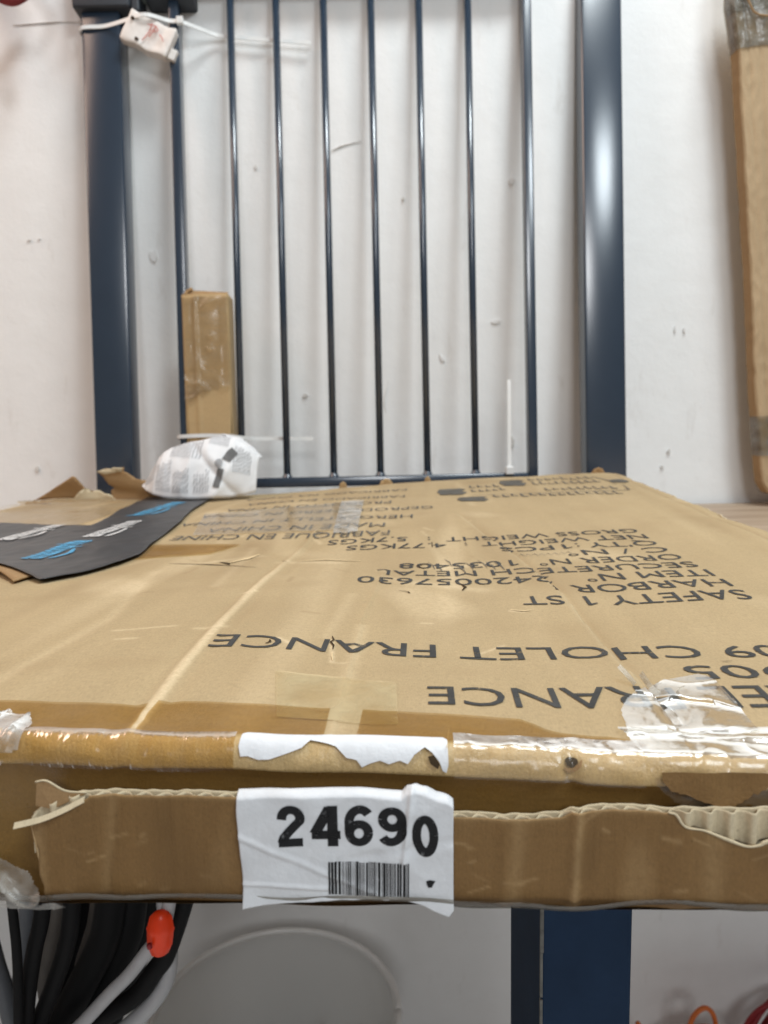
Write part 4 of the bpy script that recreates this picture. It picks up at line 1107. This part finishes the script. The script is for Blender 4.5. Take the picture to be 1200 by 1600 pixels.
mesh_obj('folded_corner', [(.016, .010, .058), (.030, .004, .073), (.050, .008, .066), (.066, .004, .046), (.040, .014, .056), (.016, .0106, .0575), (.030, .0046, .0728), (.050, .0086, .0657), (.066, .0046, .0457), (.040, .0146, .0557)],
         [(0, 1, 2, 3, 4), (9, 8, 7, 6, 5)] + [(i, i + 5, (i + 1) % 5 + 5, (i + 1) % 5) for i in range(5)], M['paper'], leaf, False)
def leaf_fn(x, y):
    X_, Y_, Z_ = leaf_p(x, y)
    return np.c_[X_, Y_ - .0012, Z_ + .0005]
pr = []
def leaf_block(s0, a0, cols, rows_, slope, ds, da, cell):
    for r_ in range(rows_):
        for c_ in range(cols):
            s = s0 + r_ * ds; a = a0 + r_ * slope + c_ * da
            ln = da * (.80 if random.random() < .8 else .5)
            pr.append([(s, a), (s + .010, a - .012 + .01), (s + .010 + .022, a + ln), (s + .022, a + ln)])
def ruled(s0, a0, n_, ds, ln, tilt, gap=.35):
    for r_ in range(n_):
        s_ = s0 + r_ * ds; L_ = ln * random.uniform(.75, 1.0); a_ = a0 + r_ * tilt
        k_ = a_
        while k_ < a_ + L_:                 # words along one printed line
            w_ = random.uniform(.03, .08)
            pr.append([(s_, k_), (s_ + ds * gap, k_), (s_ + ds * gap + w_ * .10, min(k_ + w_, a_ + L_)), (s_ + w_ * .10, min(k_ + w_, a_ + L_))])
            k_ += w_ + .014
ruled(.06, .12, 9, .0165, .50, .014, .42); ruled(.225, .06, 8, .0165, .46, .0, .42)
ruled(.33, .58, 12, .020, .48, -.012, .42); ruled(.375, .05, 8, .0165, .30, .0, .42)
ruled(.82, .26, 8, .0165, .52, .0, .42); ruled(.60, .70, 9, .0185, .40, -.01, .42); ruled(.53, .05, 6, .0165, .26, .0, .42)
P = []; Fc = []
for q in pr:
    Fc.append(tuple(range(len(P), len(P) + 4))); P += q
lay('printed_lines', np.array(P), Fc, M['ink_leaflet'], sheet, cell=.03, fn=leaf_fn)
for q in [[(.655, .10), (.71, .08), (.75, .28), (.69, .30)], [(.72, .42), (.80, .38), (.85, .56), (.80, .62), (.765, .56)]]:
    lay('printed_picture', np.array(q), [tuple(range(len(q)))], M['ink_dark'], sheet, cell=.02, fn=leaf_fn)
lay('printed_picture', np.array([(.70 + .035 * math.cos(t_ * .7), .36 + .06 * math.sin(t_ * .7)) for t_ in range(9)]), [tuple(range(9))], M['ink_leaflet'], sheet, cell=.02, fn=leaf_fn)

# ------------------------------------------------------------------ stair gate leaning on the wall
LEAN = math.atan(.1025)
gate = tag(empty('safety_gate', (0, .9939, BZ), (-LEAN, 0, 0)), 'dark blue-grey metal safety gate leaning against the white wall', 'gate')
GH = .705
def post(name, x0, x1, d, z0, z1, bev=.004):
    o = box(name, x0, x1, 0, d, z0, z1, M['gate_paint'], gate, bev, 3)
    return o
post('post', -.3755, -.3255, .034, 0, GH)
post('post', .2655, .3185, .034, 0, GH)
for a, b_ in ((-.3255, 0), (.2655, 0)):      # pressed groove beside the inner corner of each post
    pass
post('stile', -.2635, -.2505, .020, .043, GH, .002)
post('stile', .1905, .2025, .020, .043, GH, .002)
for x in (-.1855, -.1265, -.0650, -.0035, .0585, .1220):
    tube('bar', [(x, .011, .050), (x, .011, GH)], .0047, M['gate_paint'], gate, 14, 2)
bm = bmesh.new(); box_bm(bm, -.2505, .1905, .001, .019, .0430, .0560, .002, 2)
for x in (-.1855, -.1265, -.0650, -.0035, .0585, .1220):   # weld fillets
    for s in (-1, 1):
        r_ = bmesh.ops.create_cone(bm, cap_ends=True, segments=12, radius1=.0072, radius2=.0048, depth=.005)
        for vv in r_['verts']: vv.co += Vector((x, .011, .0580))
        break
sharp(bm_obj('bottom_rail', bm, M['gate_paint'], gate))
box('base_rail', -.3255, .2655, .004, .030, .0, .022, M['gate_paint'], gate, .003)
box('top_rail', -.2505, .1905, .001, .019, .690, .7045, M['gate_paint'], gate, .002)
# latch housing and handle at the upper left
box('latch_housing', -.3835, -.3090, -.010, .042, .6570, .735, M['latch_plastic'], gate, .005, 3)
box('latch_block', -.3085, -.2985, -.006, .030, .6545, .735, M['latch_plastic'], gate, .002)
hb = box('handle', -.2930, -.2310, -.010, .034, .6700, .735, M['latch_plastic'], gate, .004, 3)
box('latch_button', -.2800, -.2640, -.0125, -.0095, .6735, .700, M['latch_grey'], hb, .001)
box('latch_tongue', -.2985, -.2930, .002, .016, .675, .695, M['latch_grey'], gate, .0005)

# world position of a point of the gate plane (x, height along the gate, distance in front of it)
def gp(x, h, off=0.0):
    return (x, .9939 + h * math.sin(LEAN) - off * math.cos(LEAN), BZ + h * math.cos(LEAN) + off * math.sin(LEAN))

# narrow accessory carton tied between stile and first bar
sc = tag(empty('narrow_carton', gp(-.2235, .098), (-LEAN, R(-.6), 0)), 'narrow taped brown carton tied upright between the gate bars', 'carton')
k = np.linspace(0, 1, 46); w0 = .0290
def small_face(name, fx, mat='kraft_small', th=.0012):
    zz = np.linspace(0, .196, 46); t = np.linspace(-1, 1, 22)
    Tt, Zz = np.meshgrid(t, zz)
    Xx, Yy = fx(Tt, Zz)
    wv = .0007 * waves(Xx, Zz, 141, 60)
    return grid(name, Xx, Yy + wv, Zz, M[mat], sc, thick=th)
small_face('front_panel', lambda t, z: (t * (w0 + .0008 * waves(z, z * 0, 142, 50)), -.0045 - .0016 * np.exp(-((t + .45) / .09) ** 2) + .0012 * (t < -.45)))
small_face('side_panel', lambda t, z: (-w0 - .0004 + 0 * t, .0128 + t * .0165))
small_face('side_panel', lambda t, z: (w0 + .0004 + 0 * t, .0128 + t * .0165))
small_face('back_panel', lambda t, z: (t * w0, .0295 + 0 * t))
box('base_panel', -w0, w0, -.004, .029, .0, .002, M['kraft_small'], sc)
tf = mesh_obj('top_flap', [(-w0, -.004, .1955), (w0, -.004, .1945), (w0 - .002, .014, .2010), (-w0 + .008, .012, .2045), (-w0, -.004, .1970), (w0, -.004, .1960), (w0 - .002, .014, .2025), (-w0 + .008, .012, .2060)],
              [(0, 1, 2, 3), (7, 6, 5, 4), (0, 4, 5, 1), (1, 5, 6, 2), (2, 6, 7, 3), (3, 7, 4, 0)], M['kraft_brown'], sc, False)
tube('torn_corner', [(-w0 + .004, -.002, .196), (-w0 + .006, -.001, .201), (-w0 + .011, .000, .2035), (-w0 + .010, .001, .2060)], [.0028, .0022, .0026, .0012], M['kraft_brown'], sc, 7, 4)
a, b_ = np.meshgrid(np.linspace(-.0295, .0293, 46), np.linspace(.050, .194, 80))
yy = -.0062 - .0016 * np.exp(-((a + .013) / .0026) ** 2) - .0006 * waves(a, b_, 143, 160) * (np.abs(a) < .02) - .0055 * np.clip(ridged(a, b_, 144, 150), 0, 1) ** 3 * np.exp(-((b_ - .078 + .35 * a) / .015) ** 2) - .0050 * np.exp(-np.abs(b_ - .181 - .5 * a) / .005) * np.exp(-((a - .004) / .008) ** 2) - .0028 * np.exp(-((b_ - .125) / .004) ** 2) * np.exp(-((a - .004) / .004) ** 2) - .002 * np.exp(-((b_ - .142) / .003) ** 2) * np.exp(-((a - .005) / .003) ** 2)
low_ = .072 + .55 * (a + .03) * 0 + .0022 * waves(a, a * 0, 145, 300) - .010 * np.clip((-a) / .03, -.2, 1)
mk = (b_ > low_)
grid('clear_tape', a, yy, b_, M['tape_gloss'], sc, mask=mk[:-1, :-1])
a, b_ = np.meshgrid(np.linspace(-.0300, .006, 30), np.linspace(.052, .088, 36))
yy = -.0072 - .0030 * np.clip(ridged(a, b_, 146, 150), 0, 1) ** 2
mk = inside((a[:-1, :-1] + a[1:, 1:]) / 2, (b_[:-1, :-1] + b_[1:, 1:]) / 2, [(-.030, .056), (-.026, .054), (-.018, .064), (-.004, .069), (.005, .074), (.004, .080), (-.006, .086), (-.018, .084), (-.030, .080)])
grid('loose_tape', a, yy, b_, M['film_wrinkled'], sc, mask=mk)

# cable ties
def tie(name, label, pts, head=None, width=.0048, head_dir=(1, 0, 0)):
    t = tag(empty(name, pts[0]), label, 'cable tie', 'white cable ties on the gate')
    o0 = Vector(pts[0])
    ribbon('strap', [tuple(Vector(p) - o0) for p in pts], (0, .1, 1), width, .0013, M['tie_nylon'], t)
    if head:
        h = Vector(head) - o0
        box('head', h.x - .0042, h.x + .0042, h.y - .004, h.y + .003, h.z - .0045, h.z + .0045, M['tie_nylon'], t, .001)
    return t
tie('cable_tie', 'long white cable tie round the left gate post at the top', [gp(-.305, .637, -.037), gp(-.372, .635, -.037), gp(-.3785, .6350, -.015), gp(-.374, .6355, .0022), gp(-.345, .6370, .0024), gp(-.318, .6385, .0100), gp(-.288, .6405, .0190), gp(-.262, .6415, .0040), gp(-.247, .6405, .0030), gp(-.225, .6385, -.010), gp(-.205, .637, -.022), gp(-.170, .633, -.0225), gp(-.120, .628, -.0225), gp(-.0830, .6245, -.0220)], gp(-.2470, .6405, .0045))
tie('cable_tie', 'white cable tie round the foot of the narrow carton, behind the leaflet', [gp(-.172, .110, -.026), gp(-.262, .1115, -.024), gp(-.2670, .1115, -.010), gp(-.2650, .1115, .0030), gp(-.2500, .1118, .0085), gp(-.2235, .112, .0092), gp(-.196, .1105, .0085), gp(-.186, .1090, .0075), gp(-.1785, .1088, -.004), gp(-.172, .1086, -.018), gp(-.155, .1085, -.0225), gp(-.130, .1080, -.0225), gp(-.092, .1070, -.0220)])
t3 = tag(empty('cable_tie', gp(.165, .058, .002)), 'loose white cable tie end standing upright beside the right stile', 'cable tie', 'white cable ties on the gate')
ribbon('strap', [(0, .002, 0), (.0003, .006, .03), (.0008, .010, .07), (.0012, .014, .104), (.0014, .016, .118)], (1, 0, 0), .0046, .0013, M['tie_nylon'], t3)
box('head', -.0052, .0052, -.003, .006, -.004, .006, M['tie_nylon'], t3, .001)

# small hardware packet held by the upper tie
pk = tag(empty('hardware_packet', gp(-.286, .621, .004), (-LEAN, R(25), 0)), 'small cream packet with red pen mark, held by the top cable tie', 'packet')
bm = bmesh.new(); box_bm(bm, -.0310, .0310, -.0085, .006, -.0190, .0190, .0022, 2)
bmesh.ops.subdivide_edges(bm, edges=bm.edges[:], cuts=6, use_grid_fill=True)
for vv in bm.verts:
    x_, y_, z_ = vv.co
    w_ = float(waves(np.array([x_]), np.array([z_ + y_ * .5]), 161, 160)[0]); w2_ = float(ridged(np.array([x_]), np.array([z_]), 162, 90)[0])
    vv.co += Vector((.0008 * w_, .002 * math.sin(x_ * 110 + 1) - .0012 * w_ - .0014 * max(0, w2_) * (1 if y_ < 0 else 0), .0010 * w_))
bm_obj('packet_body', bm, M['packet'], pk)
box('packet_flap', .0312, .0400, -.004, .006, -.0160, -.0020, M['packet'], pk, .001)
for pts in [[(-.004, .009), (.004, .0115), (.010, .008), (.006, .004)], [(.000, .013), (.001, .004), (-.001, -.006), (-.003, -.012)], [(.006, .012), (.004, .002), (.003, -.004)], [(.014, .004), (.020, .000), (.022, -.003)]]:
    tube('pen_mark', [(x, -.0119 + .002 * math.sin(x * 110 + 1), z) for x, z in pts], .0006, M['red_pen'], pk, 6, 4)
for x, z in ((-.0235, .008), (-.010, -.013)):
    box('punched_hole', x - .0022, x + .0022, -.0119 + .002 * math.sin(x * 110 + 1), -.0075, z - .0016, z + .0016, M['dark_nick'], pk, .0007)

# ------------------------------------------------------------------ tall carton at the right
tc = tag(empty('tall_carton', (.60, 1.03, BZ)), 'tall brown carton with grey tape bands standing by the right edge', 'carton')
ev = np.array([(.4456, .640), (.4456, .589), (.4568, .527), (.4693, .3992), (.4817, .2806), (.4904, .1747), (.4989, .0742), (.5042, .0315), (.5080, .0014), (.5110, -.0150), (.520, -.030), (.560, -.040), (.600, BZ + .0005)])
zz = np.linspace(BZ + .0005, .640, 200)
xl_ = np.interp(zz, ev[::-1, 1], ev[::-1, 0]) + .0005 * waves(zz, zz * 0, 151, 90) + .0004 * waves(zz, zz * 0, 152, 300)
S2 = np.linspace(0, 1, 70)
xr_ = .86
Zz, Ss = np.meshgrid(zz, S2, indexing='ij')
Xf = xl_[:, None] + (xr_ - xl_[:, None]) * Ss ** 2.2
Yf = 1.028 + .0005 * waves(Xf, Zz, 153, 50)
e = Xf - xl_[:, None]
Yf += .0026 * np.exp(-((e - .0125) / .0009) ** 2) + .0034 * np.exp(-((e - .0255) / .0011) ** 2) + .003 * np.exp(-(e / .0010) ** 2) + .0010 * np.abs(waves(Zz, e * 3, 154, 130)) * (e < .028)
grid('front_panel', Xf - .60, Yf - 1.03, Zz - BZ, M['kraft_tall'], tc)
T2 = np.linspace(0, 1, 12)[None]
grid('side_panel', (xl_[:, None] - .0008 * np.sin(T2 * math.pi)) - .60 + 0 * T2, (Yf[:, :1] + .0002) * (1 - T2) + 1.052 * T2 - 1.03, zz[:, None] - BZ + 0 * T2, M['kraft_brown'], tc)
grid('back_panel', Xf - .60, 0 * Xf + 1.052 - 1.03, Zz - BZ, M['kraft_plain'], tc)
grid('side_panel', np.full((2, 2), xr_ - .60), np.array([[-.002, .022]] * 2), np.array([[0.0, 0.0], [.640 - BZ, .640 - BZ]]), M['kraft_plain'], tc)
box('top_panel', .4475 - .60, xr_ - .60, .0002, .022, .640 - BZ - .002, .640 - BZ, M['kraft_tall'], tc)
def tall_tape(z0, z1, seed, mat='tape_grey'):
    i = (zz >= z0) & (zz <= z1)
    Xt, Yt, Zt_ = Xf[i].copy(), Yf[i].copy(), Zz[i].copy()
    Yt -= .0012 + .0016 * np.clip(ridged(Xt, Zt_, seed, 130), 0, 1) ** 3
    Zt_ += .0025 * waves(Xt, Zt_ * .2, seed + 1, 60) * 1.0
    Xs = np.hstack([xl_[i][:, None] - .0016 + 0 * Xt[:, :6], Xt]); Ys = np.hstack([np.linspace(1.050, 1.032, 6)[None] + 0 * Xt[:, :6], Yt]); Zs = np.hstack([Zt_[:, :1] + 0 * Xt[:, :6], Zt_])
    grid('tape_band', Xs - .60, Ys - 1.03, Zs - BZ, M[mat], tc)
tall_tape(.530, .640, 155); tall_tape(.572, .640, 157, 'tape_grey'); tall_tape(.020, .076, 159)
tube('tape_fold', [(.4515 - .60, -.004, .605 - BZ), (.462 - .60, -.0065, .588 - BZ), (.474 - .60, -.0065, .570 - BZ), (.50 - .60, -.0075, .566 - BZ), (.53 - .60, -.0075, .567 - BZ)], .0012, M['kraft_brown'], tc, 6, 6)

# ------------------------------------------------------------------ under the bench
# bucket
bk = tag(empty('bucket', (-.148, .865, -.95)), 'milky white round plastic bucket on the floor under the bench', 'bucket')
prof = [(.0, .004), (.118, .004), (.120, .0), (.124, .004), (.150, .285), (.1525, .292), (.157, .294), (.158, .300), (.153, .303), (.147, .300), (.1465, .285), (.121, .010), (.0, .010)]
seg = 72; vs = []; fs = []
for r_, z in prof:
    for j in range(seg):
        a = 2 * math.pi * j / seg; vs.append((r_ * math.cos(a), r_ * math.sin(a), z))
for i in range(len(prof) - 1):
    for j in range(seg): fs.append((i * seg + j, i * seg + (j + 1) % seg, (i + 1) * seg + (j + 1) % seg, (i + 1) * seg + j))
sharp(mesh_obj('body', vs, fs, M['bucket'], bk), 50)
tube('rim', [(.1535 * math.cos(a), .1535 * math.sin(a), .3015) for a in np.linspace(0, 2 * math.pi, 97)], .0040, M['rim_white'], bk, 10, raw=True)
tube('stain', [(.045, .1335, .155), (.047, .1340, .165), (.046, .1350, .175), (.049, .1365, .186)], [.002, .005, .004, .001], M['kraft_brown'], bk, 8, 4)

# hanging cables at the left
def cpx(x, y, Y=.45):
    s = Y / .45
    return ((-.2486 + x * .000405 - (y - 1420) * .00004) * s, Y, .093 - (.309 + (y - 1420) * .000448) * s)
def cable(label, pts, w, mat, Y=.45, name='hanging_cable', extra=None, tail=True):
    P = [cpx(x, y, Y) for x, y in pts]
    p0, p1 = Vector(P[0]), Vector(P[1])
    d = (p0 - p1); d = d / max(abs(d.z), 1e-4)
    start = p0 + Vector((d.x * .5, 0, 1)) * .06
    topz = BZ - .033
    P = [(start.x + d.x * .02, Y + .01, topz), tuple(start)] + P
    if tail:
        e0, e1 = Vector(P[-2]), Vector(P[-1]); dd = (e1 - e0).normalized()
        q = e1 + dd * .06; P += [tuple(q), (q.x + dd.x * .06, Y + .03, q.z - .10), (q.x + dd.x * .02 - .02, Y + .06, q.z - .20)]
    r = w * .000413 * (Y / .45) / 2
    t = tag(empty(name, (P[0][0], Y, topz)), label, 'cable', 'cables hanging under the bench')
    o0 = Vector((P[0][0], Y, topz))
    tube('cord', [tuple(Vector(p) - o0) for p in P], r, M[mat], t, 12, 8)
    return t, o0
cable('thick white cable curving down beside the bucket, rightmost of the hanging cables', [(262, 1450), (268, 1500), (262, 1540), (235, 1580), (200, 1612)], 26, 'cable_white', .46)
t, o0 = cable('white cable ending in an orange-red plug under the carton', [(262, 1432), (250, 1468), (232, 1490), (205, 1525), (175, 1555), (135, 1598)], 21, 'cable_white', .43)
c0 = Vector(cpx(252, 1461, .425)) - o0
bm = bmesh.new()
profp = [(-.0148, .0025), (-.0130, .0052), (-.007, .0070), (.001, .0074), (.003, .0078), (.0045, .0072), (.0105, .0062), (.0135, .0040), (.0145, .0020)]
rings = []
for zz_, rr in profp:
    rings.append([bm.verts.new(c0 + Vector((rr * math.cos(2 * math.pi * j / 8) * (1.0 if j % 2 else 1.1) + .10 * zz_, rr * .8 * math.sin(2 * math.pi * j / 8), zz_))) for j in range(8)])
for ra, rb in zip(rings, rings[1:]):
    for j in range(8): bm.faces.new((ra[j], ra[(j + 1) % 8], rb[(j + 1) % 8], rb[j]))
bm.faces.new(rings[0][::-1]); bm.faces.new(rings[-1])
pl = sharp(bm_obj('plug', bm, M['plug_orange'], t), 45)
tube('plug_slot', [tuple(c0 + Vector((-.0045, -.0066, -.005))), tuple(c0 + Vector((-.0050, -.0066, -.0025)))], .0016, M['cord_red'], pl, 8, 2)
cable('black cable running between the two white cables beside the plug', [(268, 1480), (245, 1520), (215, 1560), (150, 1600)], 30, 'cable_black', .45)
cable('broad black cable left of the orange-red plug', [(205, 1430), (195, 1480), (170, 1540), (130, 1600)], 46, 'cable_black', .48)
cable('black cable crossing the middle of the hanging bundle', [(172, 1430), (160, 1480), (130, 1540), (100, 1600)], 48, 'cable_black', .47)
cable('black cable with a slight bend, third from the left edge', [(112, 1425), (104, 1480), (85, 1540), (60, 1605)], 27, 'cable_black', .44)
cable('thick black cable near the left edge, beside the thin black one', [(66, 1425), (55, 1480), (46, 1540), (40, 1605)], 25, 'cable_black', .43)
cable('thin black cable hanging straight at the left edge', [(20, 1425), (26, 1480), (29, 1540), (30, 1605)], 15, 'cable_black', .42)
cable('bluish grey cable at the bottom left corner', [(-22, 1440), (-8, 1500), (8, 1550), (22, 1605)], 28, 'cable_grey', .47)
cable('grey cable hanging behind the thin black one', [(42, 1425), (38, 1490), (30, 1550), (36, 1605)], 24, 'cable_grey', .50)
cable('taupe cable hanging in the gap of the black bundle', [(92, 1425), (82, 1480), (72, 1530), (85, 1605)], 26, 'cable_brown', .49)
cable('taupe cable hanging just left of the broad black cable', [(150, 1425), (140, 1470), (128, 1515), (122, 1605)], 20, 'cable_brown', .50)
cable('black cable at the back of the bundle, behind the taupe cables', [(120, 1425), (118, 1480), (104, 1540), (88, 1605)], 62, 'cable_black', .53)
cable('black cable far back behind the orange-red plug', [(228, 1425), (216, 1480), (190, 1540), (165, 1605)], 52, 'cable_black', .52)

# cable coils on the floor at the right
def coil(name, label, cx_, cy_, cz_, R0, turns, r, mat, seed, tilt=.3, cat='cable coil'):
    t = tag(empty(name, (cx_, cy_, -.95)), label, cat)
    g = np.random.default_rng(seed); pts = []
    for j in range(turns * 14 + 1):
        a = 2 * math.pi * j / 14; k_ = j // 14
        rr = R0 * (1 + .10 * math.sin(k_ * 2.1) + .05 * math.sin(3 * a + k_))
        pts.append((rr * math.cos(a), .020 * math.sin(k_ * 1.7) + .010 * math.sin(2 * a + k_) + tilt * rr * math.sin(a), cz_ + .95 + rr * math.sin(a)))
    tube('cord', pts, r, M[mat], t, 8, 5)
    return t
t = coil('cable_coil', 'orange cable coil on the floor with one loop sticking up', .44, .985, -.884, .058, 8, .0034, 'cord_orange', 3)
tube('loop', [(-.022, 0, .128), (-.020, 0, .168), (-.010, -.002, .190), (.004, 0, .192), (.016, .002, .172), (.020, .002, .128)], .0034, M['cord_orange'], t, 8, 8)
tube('wrap', [(-.020, -.012, .155), (.000, -.016, .164), (.018, -.010, .158), (.012, .014, .150), (-.014, .012, .146), (-.016, -.014, .142), (.006, -.018, .146), (.020, -.008, .140)], .004, M['cord_orange'], t, 8, 8)
tube('loose_end', [(-.070, 0, .120), (-.082, .004, .150), (-.094, .004, .168)], .0036, M['cord_orange'], t, 8, 6)
t = coil('cable_coil', 'dark red cable coil on the floor at the bottom right corner', .588, .99, -.858, .072, 8, .0042, 'cord_red', 5)
tube('lead', [(-.065, -.010, .150), (-.085, -.014, .158), (-.100, -.014, .152)], .0045, M['cord_red'], t, 8, 6)
tube('connector', [(-.098, -.014, .153), (-.118, -.014, .146), (-.140, -.014, .140)], [.006, .0085, .0080, .0065], M['connector'], t, 10, 6)

# maroon cord loop hanging beside the gate at the upper left
mc = tag(empty('red_cord', (-.47, 1.0, .62)), 'dark red cord loop hanging at the upper left corner of the picture', 'cord')
tube('cord', [(.000, .075, .06), (.050, .030, .010), (.035, .004, -.024), (.008, .000, -.020), (-.010, .002, -.045), (-.006, .004, -.085), (-.030, .02, -.04), (-.045, .075, .06)], .009, M['cord_maroon'], mc, 10, 8)
